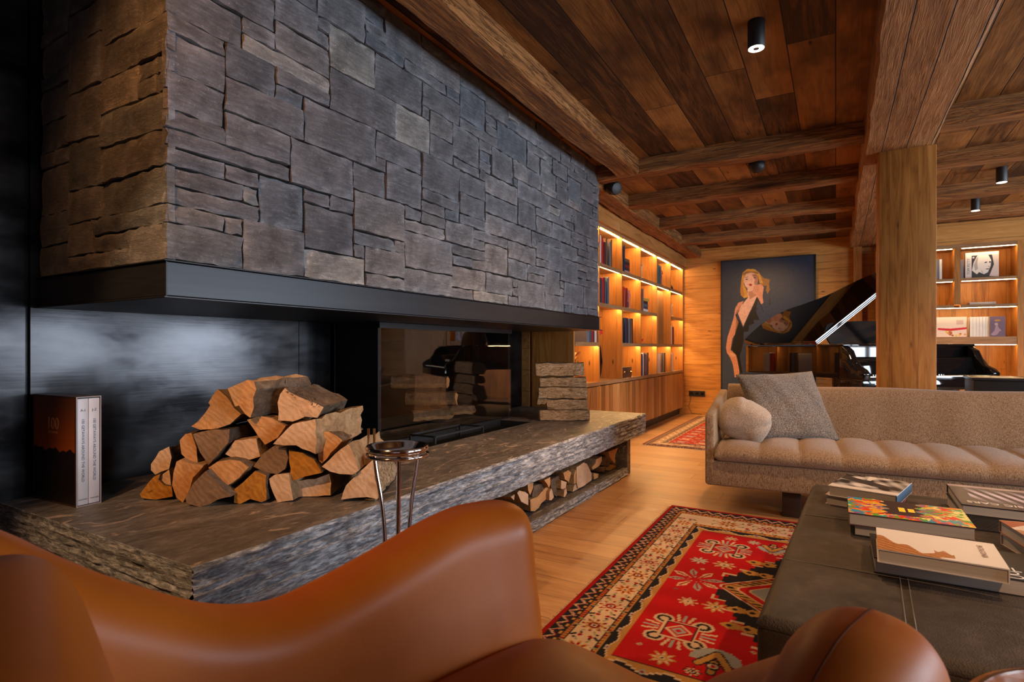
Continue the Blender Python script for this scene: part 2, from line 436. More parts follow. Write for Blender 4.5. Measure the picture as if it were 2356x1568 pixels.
def fabric(name, c0, c1, c2, sx=(260, 260, 90), bs=.6):
    m = N(name); n0 = m.noise(m.scale(sx), 1.0, 3, .7); n1 = m.noise(m.scale((150, 150, 150)), 1, 2)
    c = m.ramp(m.math('ADD', m.math('MULTIPLY', n0, .65), m.math('MULTIPLY', n1, .35)), [(.36, c0), (.5, c1), (.64, c2)])
    return m.fin(c, .9, m.bump(n0, bs, .004), 0, .15, Sheen_Weight=.25)
M_['tweed'] = fabric('sand_tweed', (.12, .070, .038), (.27, .172, .100), (.42, .29, .185), (300, 300, 45), .35)
M_['boucle'] = fabric('grey_boucle', (.05, .038, .030), (.16, .128, .105), (.42, .36, .30), (230, 230, 230), .5)
def endgrain(name, a, b):
    m = N(name); n = m.noise(m.coord(), 45, 5, .7); n2 = m.noise(m.coord(), 9, 3)
    w = m.n('ShaderNodeTexWave', wave_type='RINGS'); m.put(w.inputs['Vector'], m.coord()); w.inputs['Scale'].default_value = 26; w.inputs['Distortion'].default_value = 7; w.inputs['Detail'].default_value = 3
    f = m.math('ADD', m.math('MULTIPLY', n, .45), m.math('ADD', m.math('MULTIPLY', w.outputs['Fac'], .08), m.math('MULTIPLY', n2, .47)))
    return m.fin(m.ramp(f, [(.3, a), (.65, b)]), .8, m.bump(m.math('ADD', n, m.math('MULTIPLY', w.outputs['Fac'], .3)), .5, .004), 0, .2)
M_['end1'] = endgrain('log_end_orange', (.44, .19, .065), (.72, .38, .16))
M_['end2'] = endgrain('log_end_pale', (.52, .30, .16), (.80, .53, .33))
M_['end3'] = endgrain('log_end_grey_brown', (.15, .085, .045), (.30, .18, .10))
M_['end4'] = endgrain('log_end_deep_orange', (.28, .09, .012), (.62, .27, .035))
def logside(name, a, b, c_, cr=.6):
    m = N(name); n = m.noise(m.coord(), 30, 6, .7, .8); n2 = m.noise(m.coord(), 6, 4)
    return m.fin(m.ramp(m.math('ADD', m.math('MULTIPLY', n, .6), m.math('MULTIPLY', n2, .4)), [(.32, a), (.5, b), (.68, c_)]), .85, m.bump(n, .9, .012), 0, .2)
M_['bark'] = logside('log_bark', (.045, .028, .018), (.14, .095, .062), (.27, .20, .14))
M_['split'] = logside('split_wood', (.20, .10, .045), (.42, .25, .12), (.60, .40, .22))
def longsplit():
    m = N('split_wood_along'); n = m.noise(m.scale((2.2, 20, 30)), 2.2, 6, .7, 1.0)
    return m.fin(m.ramp(n, [(.34, (.13, .07, .032)), (.5, (.38, .235, .12)), (.66, (.58, .40, .24))]), .85, m.bump(n, .8, .012), 0, .2)
M_['splitx'] = longsplit()
def glass_mat():
    m = N('fire_glass'); t = m.t; t.nodes.remove(m.b)
    tr = m.n('ShaderNodeBsdfTransparent'); gl = m.n('ShaderNodeBsdfGlossy'); gl.inputs['Roughness'].default_value = .015
    tr.inputs[0].default_value = (.90, .88, .85, 1); gl.inputs[0].default_value = (1, 1, 1, 1)
    lw = m.n('ShaderNodeLayerWeight'); lw.inputs[0].default_value = .5; fo = m.math('ADD', .045, m.math('MULTIPLY', m.math('POWER', lw.outputs['Facing'], 3.5), .6))
    mx = m.n('ShaderNodeMixShader'); t.links.new(fo, mx.inputs[0]); t.links.new(tr.outputs[0], mx.inputs[1]); t.links.new(gl.outputs[0], mx.inputs[2])
    t.links.new(mx.outputs[0], t.nodes['Material Output'].inputs[0]); return m.m
M_['glass'] = glass_mat()
_cm = {}
def colmat(c, rough=.5, name='book_cloth'):
    k = (c, rough)
    if k not in _cm: _cm[k] = plain(name, c, rough)
    return _cm[k]
# =================================================================== the room
ZC = 2.5; YB = 8.76; XL = -2.55; XR = 4.6; YF = -2.6
struct(quickbox('floor', -3.1, XR+.1, YF-.1, YB+.2, -.08, 0, M_['floor']))
struct(quickbox('ceiling', -3.1, XR+.1, YF-.1, YB+.2, ZC, ZC+.1, M_['ceil']))
# left wall: dark steel sheet near the hearth, plaster behind the bookcase
struct(B().box(-2.68, XL, YF, .877, 0, ZC).box(-2.68, XL-.02, .877, .895, 0, ZC)
       .box(-2.68, XL, .895, 2.077, 0, ZC).box(-2.68, XL-.004, 2.077, 2.081, 0, ZC).box(-2.68, XL, 2.081, 2.33, 0, ZC)
       .box(-2.68, XL, 2.33, 3.79, 0, .44).box(-2.68, XL, 2.33, 3.79, 1.16, ZC).box(-2.68, XL, 3.79, 4.60, 0, ZC)
       .box(-2.68, -2.47, 4.60, YB, 0, ZC, 1).make('wall_left', [M_['steel'], M_['fascia']]))
struct(quickbox('wall_back', -2.68, XR+.1, YB, YB+.15, 0, ZC, M_['wallw']))
plw = planks('oak_wall_boards_right', 'y', 'z', .19, 3.2, (.14, .065, .022), (.32, .16, .06), (.42, .23, .1))
WINS = ((.7, 2.4), (3.4, 4.3), (5.1, 6.6)); WZ0, WZ1 = .5, 2.0
w = B(); ys_ = [YF] + [v for p in WINS for v in p] + [YB]
for k in range(0, len(ys_), 2): w.box(XR, XR+.12, ys_[k], ys_[k+1], 0, ZC)
for a_, b_ in WINS: w.box(XR, XR+.12, a_, b_, 0, WZ0).box(XR, XR+.12, a_, b_, WZ1, ZC)
struct(w.make('wall_right', plw))
for wi, (a_, b_) in enumerate(WINS):
    w = B()
    for y in (a_+.03, (a_+b_)/2, b_-.03): w.box(XR+.01, XR+.08, y-.03, y+.03, WZ0, WZ1)
    w.box(XR+.01, XR+.08, a_, b_, WZ0, WZ0+.06).box(XR+.01, XR+.08, a_, b_, WZ1-.06, WZ1)
    struct(w.make('window_%d' % (wi+1), M_['case_v']))
struct(B().box(-3.1, .9, YF-.1, YF, 0, ZC).box(3.5, XR+.1, YF-.1, YF, 0, ZC).box(.9, 3.5, YF-.1, YF, 0, .5).box(.9, 3.5, YF-.1, YF, 2.2, ZC).make('wall_front', planks('oak_wall_boards_front', 'x', 'z', .19, 3.2, (.14, .065, .022), (.32, .16, .06), (.42, .23, .1))))
w = B()
for k in range(3):
    x = .9 + 2.6*k/2; w.box(x-.03, x+.03, YF-.07, YF-.01, .5, 2.2)
struct(w.box(.9, 3.5, YF-.07, YF-.01, .5, .56).box(.9, 3.5, YF-.07, YF-.01, 2.14, 2.2).make('window_4', M_['case_v']))
# wood fascia over the lit bookcase, corner trims
struct(quickbox('trim_1', -2.47, -1.98, 4.62, YB, 2.235, ZC, M_['fascia']))
struct(quickbox('trim_2', .205, .30, YB-.09, YB, 0, ZC, M_['case_vx']))
struct(B().box(1.86, 2.9, YB-.32, YB, 0, ZC).make('trim_3', M_['case_vx']))

# ------------------------------------------------------------------ beams (rough hewn bars with wavering edges)
def rough_bar(name, p0, p1, w, h, mat, n=40, amp=.008, seed=1):
    """bar along x or y with top centre line p0-p1 at its top face"""
    rnd = random.Random(seed); p0 = Vector(p0); p1 = Vector(p1); d = (p1-p0); t = d.normalized(); s = Vector((0, 0, 1)).cross(t)
    b = B(); P = []
    ph = [rnd.uniform(0, 6) for _ in range(12)]
    def wob(k, x): return amp*(math.sin(x*2.3+ph[k])+.6*math.sin(x*5.9+ph[k+1])+.4*math.sin(x*13.1+ph[k+2]))*.6 + rnd.uniform(-amp, amp)*.25
    for i in range(n+1):
        c = p0 + d*i/n; x = (d.length*i/n)
        c1 = .012 + abs(wob(3, x)); c2 = .012 + abs(wob(5, x))
        a = -w/2 + wob(0, x); e = w/2 + wob(1, x); z = -h + wob(2, x)
        pts = [(-w/2, 0), (a, -h*.5), (a, z+c1), (a+c1, z), (a*.3, z-.001), (e*.4, z+.002), (e-c2, z), (e, z+c2), (e, -h*.5), (w/2, 0)]
        P.append([c + s*q[0] + Vector((0, 0, q[1])) for q in pts])
    b.grid(P)
    m = len(P[0]); b.f.append(list(range(m))); b.m.append(0); b.f.append([n*m+k for k in reversed(range(m))]); b.m.append(0)
    b.f += [[i*m, i*m+m-1, (i+1)*m+m-1, (i+1)*m] for i in range(n)]; b.m += [0]*n
    return b.make(name, mat, fix=True, smooth=40)
beams = [(4.41, .14, 'nearest of the hewn cross beams over the seating area, left of the girder'), (5.40, .13, 'second hewn cross beam from the front, left of the girder'),
         (6.52, .13, 'third hewn cross beam from the front, left of the girder'), (7.62, .13, 'farthest hewn cross beam, left of the girder, near the painting wall')]
for i, (y, w_, lab) in enumerate(beams):
    x0 = -1.98 if i else -1.72
    o = rough_bar('ceiling_beam', (x0, y, ZC), (.17, y, ZC), w_, .12+.005*(i % 2), M_['beam_x'], seed=i+3); tag(o, lab, 'beam', 'cross beams under the ceiling')
for i, (y, w_, lab) in enumerate(beams):
    o = rough_bar('ceiling_beam', (.56, y, ZC), (4.6, y, ZC), w_+.02, .12, M_['beam_x'], seed=i+23)
    tag(o, ['nearest hewn cross beam right of the girder', 'second hewn cross beam right of the girder, before the black downlight', 'third hewn cross beam right of the girder, between two downlights', 'farthest hewn cross beam right of the girder'][i], 'beam', 'cross beams under the ceiling')
tag(rough_bar('ceiling_beam', (-1.445, -2.5, ZC), (-1.445, 4.34, ZC), .19, .12, M_['beam_y'], n=90, seed=50), 'long hewn ceiling beam running beside the stone chimney hood', 'beam')
tag(rough_bar('ceiling_beam', (-1.86, 4.48, ZC), (-1.86, 8.75, ZC), .2, .125, M_['beam_y'], n=70, seed=51), 'long hewn beam along the wall above the lit bookcase', 'beam')
g = rough_bar('main_girder', (.36, -2.5, ZC), (.36, 8.75, ZC), .40, .165, M_['girder'], n=120, amp=.007, seed=70)
tag(g, 'broad weathered wooden girder running under the ceiling onto the post', 'girder')
p = B().box(.255, .57, 4.55, 4.87, 0, 2.335).make('timber_post', M_['post'], bevel=.006)
tag(p, 'square oak post standing behind the sofa under the girder', 'post')

# ------------------------------------------------------------------ chimney hood
hood = thing('chimney_hood', 'grey stone-clad chimney hood with black steel band over the hearth', 'chimney hood', (-2.05, 2.66, 1.148))
HX = -1.71; HY0 = .925; HY1 = 4.40; HZ0 = 1.262
def ashlar(L, H, rnd, cu=.062, ch=.0565):
    nx = int(round(L/cu)); nz = int(round(H/ch)); cu = L/nx; ch = H/nz
    occ = [[False]*nz for _ in range(nx)]; out = []
    for z in range(nz):
        for x in range(nx):
            if occ[x][z]: continue
            h = rnd.choices([1, 2, 3], [.34, .42, .24])[0]; w = rnd.choices([2, 3, 4, 5, 6, 7], [.12, .2, .26, .2, .14, .08])[0]
            if h == 3: w = max(4, min(w, 6))
            h = min(h, nz-z); k = 0
            while k < w and x+k < nx and all(not occ[x+k][z+j] for j in range(h)): k += 1
            if x+k < nx and k > 2 and nx-(x+k) == 1 and all(not occ[x+k][z+j] for j in range(h)): k += 1
            if k <= 2: h = 1
            for i in range(k):
                for j in range(h): occ[x+i][z+j] = True
            out.append((x*cu, z*ch, (x+k)*cu, (z+h)*ch))
    return out
sb = B(); scol = []
def clad(L, H, mapf, rnd, cu=.062):
    for (u0, z0, u1, z1) in ashlar(L, H, rnd, cu):
        d = rnd.uniform(0, .009); tw = rnd.uniform(-.004, .004); tl = rnd.uniform(-.003, .003)
        cc = rnd.random(); br = rnd.uniform(.86, 1.12)
        t = (br*1.0, br*.985, br*.99)
        if cc > .97: t = (br*1.6, br*1.5, br*1.32)
        elif cc > .86: t = (br*.85, br*.92, br*.98)
        elif cc < .10: t = (br*1.3, br*1.22, br*1.15)
        j = lambda: rnd.uniform(-.0045, .0045)
        g_ = .003
        cor = [(u0+g_+j()*.5, z0+g_+j()*.6), (u1-g_+j()*.5, z0+g_+j()*.6), (u1-g_+j()*.5, z1-g_+j()*.6), (u0+g_+j()*.5, z1-g_+j()*.6)]
        nu = max(3, int((u1-u0)/.035)); nz = max(3, int((z1-z0)/.03)); P = []
        def pt(a, c, inset, dep):
            a_ = a; c_ = c
            x = (cor[0][0]*(1-a_)+cor[1][0]*a_)*(1-c_)+(cor[3][0]*(1-a_)+cor[2][0]*a_)*c_
            z = (cor[0][1]*(1-a_)+cor[1][1]*a_)*(1-c_)+(cor[3][1]*(1-a_)+cor[2][1]*a_)*c_
            return x, z
        for i in range(nu+3):
            row = []
            for k in range(nz+3):
                a = min(max((i-1)/nu, 0), 1); c = min(max((k-1)/nz, 0), 1)
                x, z = pt(a, c, 0, 0)
                edge = i in (0, nu+2) or k in (0, nz+2)
                rim = i in (1, nu+1) or k in (1, nz+1)
                if edge: dep = -.022
                else:
                    dep = d + tw*(a-.5)*2 + tl*(c-.5)*2 + rnd.uniform(-.0025, .0025) - (.004 + rnd.uniform(0, .003) if rim else 0)
                    x += rnd.uniform(-.0035, .0035); z += rnd.uniform(-.0035, .0035)
                row.append(mapf(x, z, dep))
            P.append(row)
        n0 = len(sb.v); sb.grid(P); NZ = nz+3
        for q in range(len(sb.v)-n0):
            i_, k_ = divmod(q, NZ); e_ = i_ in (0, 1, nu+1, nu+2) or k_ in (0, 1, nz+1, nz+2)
            f_ = rnd.uniform(1.0, 1.75) if e_ else rnd.uniform(.92, 1.08)  # edge highlights painted in: outline vertices get a lighter tint
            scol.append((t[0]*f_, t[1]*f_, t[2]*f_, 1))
rnd = random.Random(11)
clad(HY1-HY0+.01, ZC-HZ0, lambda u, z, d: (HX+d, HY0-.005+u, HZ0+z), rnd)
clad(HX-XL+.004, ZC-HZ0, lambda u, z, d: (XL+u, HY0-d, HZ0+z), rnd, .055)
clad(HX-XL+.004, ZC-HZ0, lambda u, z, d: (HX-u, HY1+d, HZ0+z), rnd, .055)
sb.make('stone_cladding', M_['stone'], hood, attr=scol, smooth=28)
quickbox('backing', XL+.001, HX-.012, HY0+.012, HY1-.012, 1.17, ZC-.001, M_['soot'], hood)
bd = B(); x1 = -1.70; y0, y1 = .914, 4.41; z0, z1 = 1.148, 1.262
bd.box(XL+.001, x1-.004, y0+.004, y1-.004, z0+.008, z1-.006)
bd.box(XL+.001, x1+.010, y0-.008, y1+.035, z0, z0+.006).box(XL+.001, x1+.004, y0-.004, y1+.035, z1-.005, z1)
bd.make('steel_band', M_['band'], hood, bevel=.0015, seg=1)
quickbox('seam', x1-.005, x1-.0025, y0+.0035, y0+.007, z0+.006, z1-.006, M_['black'], hood)

# ------------------------------------------------------------------ hearth bench of riven gneiss
hb = thing('hearth_bench', 'long raised hearth bench of riven grey gneiss slab with log niche', 'hearth', (-1.9, 2.7, 0))
SX = -1.37; SY0 = .80; SY1 = 4.60; ST = .46; SB = .30
PX0, PX1, PY0, PY1 = -2.19, -1.93, 2.34, 3.62      # ash pit in front of the fire
tp = B().box(XL+.001, SX-.006, SY0+.006, PY0, ST-.05, ST).box(XL+.001, SX-.006, PY1, SY1-.006, ST-.05, ST).box(PX1, SX-.006, PY0, PY1, ST-.05, ST).box(XL+.001, PX0, PY0, PY1, ST-.05, ST)
tp.box(XL+.001, SX-.012, SY0+.012, SY1-.012, SB, ST-.05)
tp.make('slab_top', M_['slabt'], hb)
def riven(name, p0, du, L, H, nrm, mat, parent, z0, res=.02, rz=.0085, seed=3):
    rnd = random.Random(seed); nu = int(L/res); nz = max(4, int(H/rz)); P = []
    du = Vector(du); nrm = Vector(nrm); lay = [rnd.uniform(0, .010) for _ in range(nz+1)]
    prev = [0]*(nz+1)
    for i in range(nu+1):
        row = []
        for k in range(nz+1):
            prev[k] = .72*prev[k] + rnd.uniform(-.0035, .0035)
            dd = lay[k] + prev[k] - .004
            if k == nz: dd = -.003 + prev[k]*.3
            row.append(Vector(p0) + du*(L*i/nu) + nrm*dd + Vector((0, 0, z0 + H*k/nz)))
        P.append(row)
    # close back to the slab body at top and bottom
    for r in P:
        r.append(r[-1] - nrm*.006 - Vector((0, 0, .0002))); r.insert(0, r[0] - nrm*.02)
    return B().grid(P).make(name, mat, parent, smooth=50)
riven('slab_edge', (SX, SY0, 0), (0, 1, 0), SY1-SY0, ST-SB, (1, 0, 0), M_['slabf'], hb, SB)
riven('slab_edge', (XL+.01, SY0, 0), (1, 0, 0), SX-XL-.01, ST-SB, (0, -1, 0), M_['slabf'], hb, SB, seed=5)
riven('slab_edge', (SX, SY1, 0), (-1, 0, 0), SX-XL-.01, ST-SB, (0, 1, 0), M_['slabf'], hb, SB, seed=6)
bs = B().box(XL+.001, -1.43, .95, 1.95, 0, SB).box(XL+.001, -1.43, 4.30, 4.38, 0, SB).box(XL+.001, -1.95, 1.95, 4.30, 0, SB).box(-1.95, -1.43, 1.95, 4.30, 0, .058)
bs.make('base', M_['slabt'], hb)
riven('plinth_edge', (-1.425, 1.95, 0), (0, 1, 0), 2.35, .058, (1, 0, 0), M_['slabf'], hb, 0, seed=8)
quickbox('ash_pit', PX0, PX1, PY0, PY1, ST-.05, ST-.045, M_['soot'], hb)
# dark liner of the pit walls
B().box(PX0, PX0+.004, PY0, PY1, ST-.05, ST+.001).box(PX1-.004, PX1, PY0, PY1, ST-.05, ST+.001).box(PX0, PX1, PY0, PY0+.004, ST-.05, ST+.001).box(PX0, PX1, PY1-.004, PY1, ST-.05, ST+.001).make('pit_frame', M_['black'], hb)

# ------------------------------------------------------------------ fireplace insert
fp = thing('fireplace', 'black steel fireplace insert with large glass front under the hood', 'fireplace', (-2.5, 3.06, .46))
GX = -2.2
B().box(-3.0, -2.98, 2.30, 3.82, .46, 1.146).box(-2.98, XL, 2.30, 2.335, .46, 1.146).box(-2.98, XL, 3.785, 3.82, .46, 1.146).box(-2.98, XL, 2.335, 3.785, .445, .462).box(-2.98, XL, 2.335, 3.785, 1.14, 1.16).make('firebox', M_['soot'], fp)
B().box(XL+.002, GX-.012, 2.335, 2.36, .462, 1.146).make('side_plate', M_['band'], fp)
B().box(XL+.002, GX-.012, 3.77, 3.795, .462, 1.146).make('side_plate', M_['band'], fp)
B().box(GX-.02, GX+.006, 2.33, 3.80, 1.115, 1.146).make('top_rail', M_['black'], fp)
B().box(GX-.02, GX+.004, 2.33, 3.80, .4605, .470).make('bottom_rail', M_['black'], fp)
quickbox('glass', GX-.006, GX, 2.335, 3.795, .47, 1.115, M_['glass'], fp)
gr = thing('fire_grate', 'low black steel fire grate frame standing in the ash pit', 'grate', (-2.06, 2.9, .42))
for (xa, ya) in ((-2.16, 2.55), (-1.98, 2.55), (-2.16, 3.05), (-1.98, 3.05)): B().box(xa-.006, xa+.006, ya-.006, ya+.006, .4155, .49).make('leg', M_['black'], gr)
B().box(-2.166, -2.154, 2.55, 3.05, .49, .50).box(-1.986, -1.974, 2.55, 3.05, .49, .50).box(-2.16, -1.98, 2.544, 2.556, .49, .50).box(-2.16, -1.98, 3.044, 3.056, .49, .50).make('frame', M_['black'], gr)

# ------------------------------------------------------------------ split logs
def log(pts, ext, end, side, label, group, top=None, seed=0, name='split_log', rough=.006):
    """pts: outline of the near sawn end; ext: vector to the far end; sides listed in top get bark"""
    rnd = random.Random(seed); ext = Vector(ext); P3 = [Vector(p) for p in pts]
    dense = []; flag = []
    for i in range(len(P3)):
        a = P3[i]; b_ = P3[(i+1) % len(P3)]; k = max(1, int((b_-a).length/.022))
        for q in range(k):
            p = a.lerp(b_, q/k)
            if q: p = p + Vector((rnd.uniform(-1, 1), rnd.uniform(-1, 1), rnd.uniform(-1, 1)))*rough*.35
            dense.append(p); flag.append(i)
    c = sum(dense, Vector())/len(dense); n = len(dense); K = 8
    b = B(); o = 0; rings = []
    for r in range(K+1):
        t = r/K; sh = 1 - .10*abs(math.sin(seed*1.7+1)) * t
        ring = []
        for p in dense:
            q = c + (p-c)*sh + ext*t
            if r: q += Vector((rnd.uniform(-1, 1), rnd.uniform(-1, 1), rnd.uniform(-1, 1)))*rough
            ring.append(q)
        rings.append(ring)
    inner = [c + (p-c)*.5 + Vector((rnd.uniform(-1, 1), rnd.uniform(-1, 1), rnd.uniform(-1, 1)))*.003 for p in dense]
    b.v = [tuple(v) for v in inner] + [tuple(v) for ring in rings for v in ring] + [tuple(c), tuple(c+ext)]
    ci = len(b.v)-2
    nrm = Vector()
    for i in range(n): nrm += dense[i].cross(dense[(i+1) % n])
    fl = nrm.dot(ext) > 0
    def put(f, m):
        b.f.append(f if fl else f[::-1]); b.m.append(m)
    for i in range(n):
        j = (i+1) % n
        put([ci, j, i], 0); put([i, j, n+j, n+i], 0)
        for r in range(K):
            a0 = n+r*n; a1 = n+(r+1)*n
            put([a0+i, a0+j, a1+j, a1+i], 2 if (top and flag[i] in top) else 1)
        put([n+K*n+i, n+K*n+j, ci+1], 0)
    o = b.make(name, [M_[end], M_[side], M_['bark']], smooth=38)
    return tag(o, label, 'firewood log', group)
def pc(l, sc, ox, oy): return [(ox+x/sc, oy+y/sc) for x, y in l]
FP = [
 ([(488,628),(540,590),(600,520),(640,460),(625,440),(660,380),(700,330),(770,390),(830,480),(888,530),(800,610),(680,650),(560,655)], 2.00, 'end1', 'split', (9,10,11,12), 'orange split log with a pointed peak at the upper left of the hearth pile', None),
 ([(780,325),(860,290),(940,255),(990,270),(1010,330),(985,400),(990,480),(960,560),(920,530),(870,460),(840,470),(810,400)], 1.97, 'end1', 'split', (3,4,5,6), 'orange split log at the very top of the pile, angled back to the right', 'tw'),
 ([(1180,440),(1200,370),(1240,320),(1270,350),(1350,390),(1450,430),(1550,475),(1500,560),(1400,550),(1300,590),(1185,580)], 1.98, 'end2', 'split', (2,3,4,5,6), 'pale split log with shaggy bark at the top right of the pile', None),
 ([(935,575),(1040,545),(1130,560),(1245,625),(1180,720),(1080,775),(1020,700)], 2.00, 'end1', 'split', (0,1), 'split log just under the gap between the two topmost logs', None),
 ([(1145,770),(1220,690),(1300,610),(1480,570),(1490,620),(1485,850),(1380,810),(1330,780),(1230,780)], 1.96, 'end2', 'split', (1,2), 'wide pale split log with notched underside, below the shaggy top log', None),
 ([(1490,680),(1590,670),(1700,740),(1650,800),(1535,925),(1510,900)], 1.99, 'end1', 'split', (0,1), 'wedge log with smooth grey bark on top, right side of the pile', None),
 ([(1535,950),(1640,850),(1750,770),(1800,880),(1830,985),(1780,1015),(1680,1010),(1600,990)], 1.95, 'end2', 'split', (4,5), 'large pinkish split log resting on the lowest rightmost log', None),
 ([(1690,1215),(1730,1100),(1830,1000),(1960,880),(1960,1050),(2000,1150),(1980,1210),(1900,1195),(1800,1200)], 1.975, 'end2', 'splitx', (), 'pale log lying lowest and farthest right in the hearth pile', None),
 ([(1270,815),(1380,840),(1470,890),(1535,1000),(1400,1030),(1290,1065)], 1.99, 'end4', 'split', (0,1,2), 'deep yellow-orange quarter log right of the round log', None),
 ([(985,950),(1060,850),(1150,785),(1240,800),(1265,880),(1240,970),(1180,1010),(1090,1000)], 1.98, 'end3', 'bark', (), 'grey-brown round log with cracked end in the middle of the pile', None),
 ([(1310,1070),(1480,1050),(1590,1010),(1610,1080),(1605,1180),(1450,1190),(1315,1195)], 2.03, 'end2', 'split', (), 'flat rectangular pale log in the bottom row', None),
 ([(1110,1050),(1150,1020),(1270,1005),(1290,1130),(1305,1220),(1180,1238),(1140,1150)], 1.965, 'end2', 'split', (), 'narrow upright pale log with a small knot in the bottom row', None),
 ([(835,1130),(900,1080),(1000,985),(1090,1020),(1090,1220),(1050,1235),(960,1210),(880,1250),(830,1240)], 1.945, 'end4', 'bark', (), 'glowing deep-orange log in the middle of the bottom row', None),
 ([(760,850),(840,740),(1010,725),(1040,870),(960,895),(830,885)], 2.0, 'end2', 'split', (), 'small pinkish log right of the dark triangular log', None),
 ([(625,960),(700,910),(800,895),(880,905),(950,955),(870,1040),(770,1105),(680,1020)], 1.96, 'end1', 'split', (0,1,2,3), 'half-moon log with growth rings, left of centre', None),
 ([(345,1000),(370,910),(400,895),(500,930),(590,940),(500,1040),(480,1120),(420,1240),(370,1200),(335,1100)], 1.955, 'end1', 'split', (7,8,9), 'tall tapering orange log at the left of the bottom row', None),
 ([(440,1200),(500,1090),(600,990),(700,1080),(810,1190),(700,1215),(640,1250),(560,1275),(450,1240)], 1.915, 'end3', 'split', (2,3), 'dark grey-brown triangular log lowest at the front left', None),
 ([(500,690),(640,660),(795,650),(785,760),(700,860),(625,940),(560,840)], 1.975, 'end3', 'bark', (), 'dark brown downward-pointing triangular log in the left half', None),
 ([(395,740),(440,690),(490,680),(530,800),(540,915),(480,915),(410,850)], 2.0, 'end1', 'bark', (), 'upright oval log left of the dark triangular log', None),
 ([(165,930),(230,830),(310,790),(330,880),(310,970),(200,1015),(165,980)], 2.01, 'end2', 'bark', (), 'small rounded pale log highest at the far left end', None),
 ([(225,1055),(260,1010),(310,975),(325,1110),(270,1100)], 1.995, 'end2', 'split', (), 'smallest pale log wedged at the left end of the pile', None),
 ([(75,1170),(190,1030),(240,1010),(225,1055),(270,1100),(330,1110),(340,1190),(200,1215),(90,1200)], 2.0, 'end4', 'bark', (), 'shadowed brown log lying at the far left bottom corner', None)]
for i, (pl, d, e, sd, tb, lab, tw) in enumerate(FP):
    pts = [onD(u, v, d + .012*random.Random(i).uniform(-1, 1)) for u, v in pc(pl, 3.485, 300, 800)]
    L = .32; ex = FW*L + RT*random.Random(i+9).uniform(-.02, .03)
    if tw: ex = FW*.17 + RT*.13 + Vector((0, 0, .015))
    if i == 4: ex = FW*.24 + RT*.10 + Vector((0, 0, .03))
    if max(p.x for p in pts) < -1.95: ex = FW*.30
    log(pts, ex, e, sd, lab, 'firewood pile on the hearth', tb, i)
# chips and loose bark on the top right log
sh = B(); rnd = random.Random(5)
for k in range(60):
    u = rnd.uniform(655, 738); t = (u-655)/83; v = 884+t*46+rnd.uniform(-5, 16)
    p = onD(u, v, 2.03+rnd.uniform(-.05, .14)); q = p + Vector((rnd.uniform(-.02, .02), rnd.uniform(-.02, .02), rnd.uniform(-.004, .02)))
    sh.tube([p, q], [.0022, .0008], 4)
o = sh.make('bark_shreds', M_['bark']); tag(o, 'shaggy loose bark fibres on the top right log of the pile', 'bark', kind='stuff')

# stack of logs at the far end of the hearth
def side_log(u0, u1, v0, v1, d, dep, end, label, seed, bark=()):
    """log lying across the view: long face towards the room"""
    k = d/F; r = random.Random(seed)
    o = EYE + FW*d + RT*((u1-1178)*k); z0 = max(ST+.002, 1+(801-v1)*k); z1 = 1+(801-v0)*k; h = z1-z0
    prof = [(0, .04), (-.008, .45), (.004, .93), (.35*dep, 1.0), (.85*dep, .82), (dep, .35), (.9*dep, .03)]
    pts = [Vector((o.x, o.y, 0))+FW*a+Vector((0, 0, z0+h*b_)) for a, b_ in prof]
    ex = -RT*((u1-u0)*k) + FW*r.uniform(-.02, .02) + Vector((0, 0, r.uniform(-.004, .004)))
    log(pts, ex, end, 'splitx', label, 'stacked logs at the end of the hearth', bark, seed, rough=.005)
side_log(1242, 1357, 942, 968, 4.17, .12, 'end2', 'lowest log of the neat stack at the far end of the hearth', 61)
side_log(1260, 1352, 917, 942.5, 4.17, .11, 'end1', 'short second log from below in the far hearth stack', 62)
side_log(1237, 1259, 899, 931, 4.19, .10, 'end2', 'stub of a log poking out at the left of the far hearth stack', 63)
side_log(1240, 1351, 890, 916.5, 4.16, .12, 'end2', 'middle log of the neat stack at the far end of the hearth', 64)
side_log(1243, 1349, 866, 889.5, 4.18, .11, 'end1', 'thin fourth log from below in the far hearth stack', 65)
side_log(1232, 1344, 833, 865.5, 4.16, .12, 'end2', 'greyish topmost log of the neat far hearth stack', 66, (2, 3))
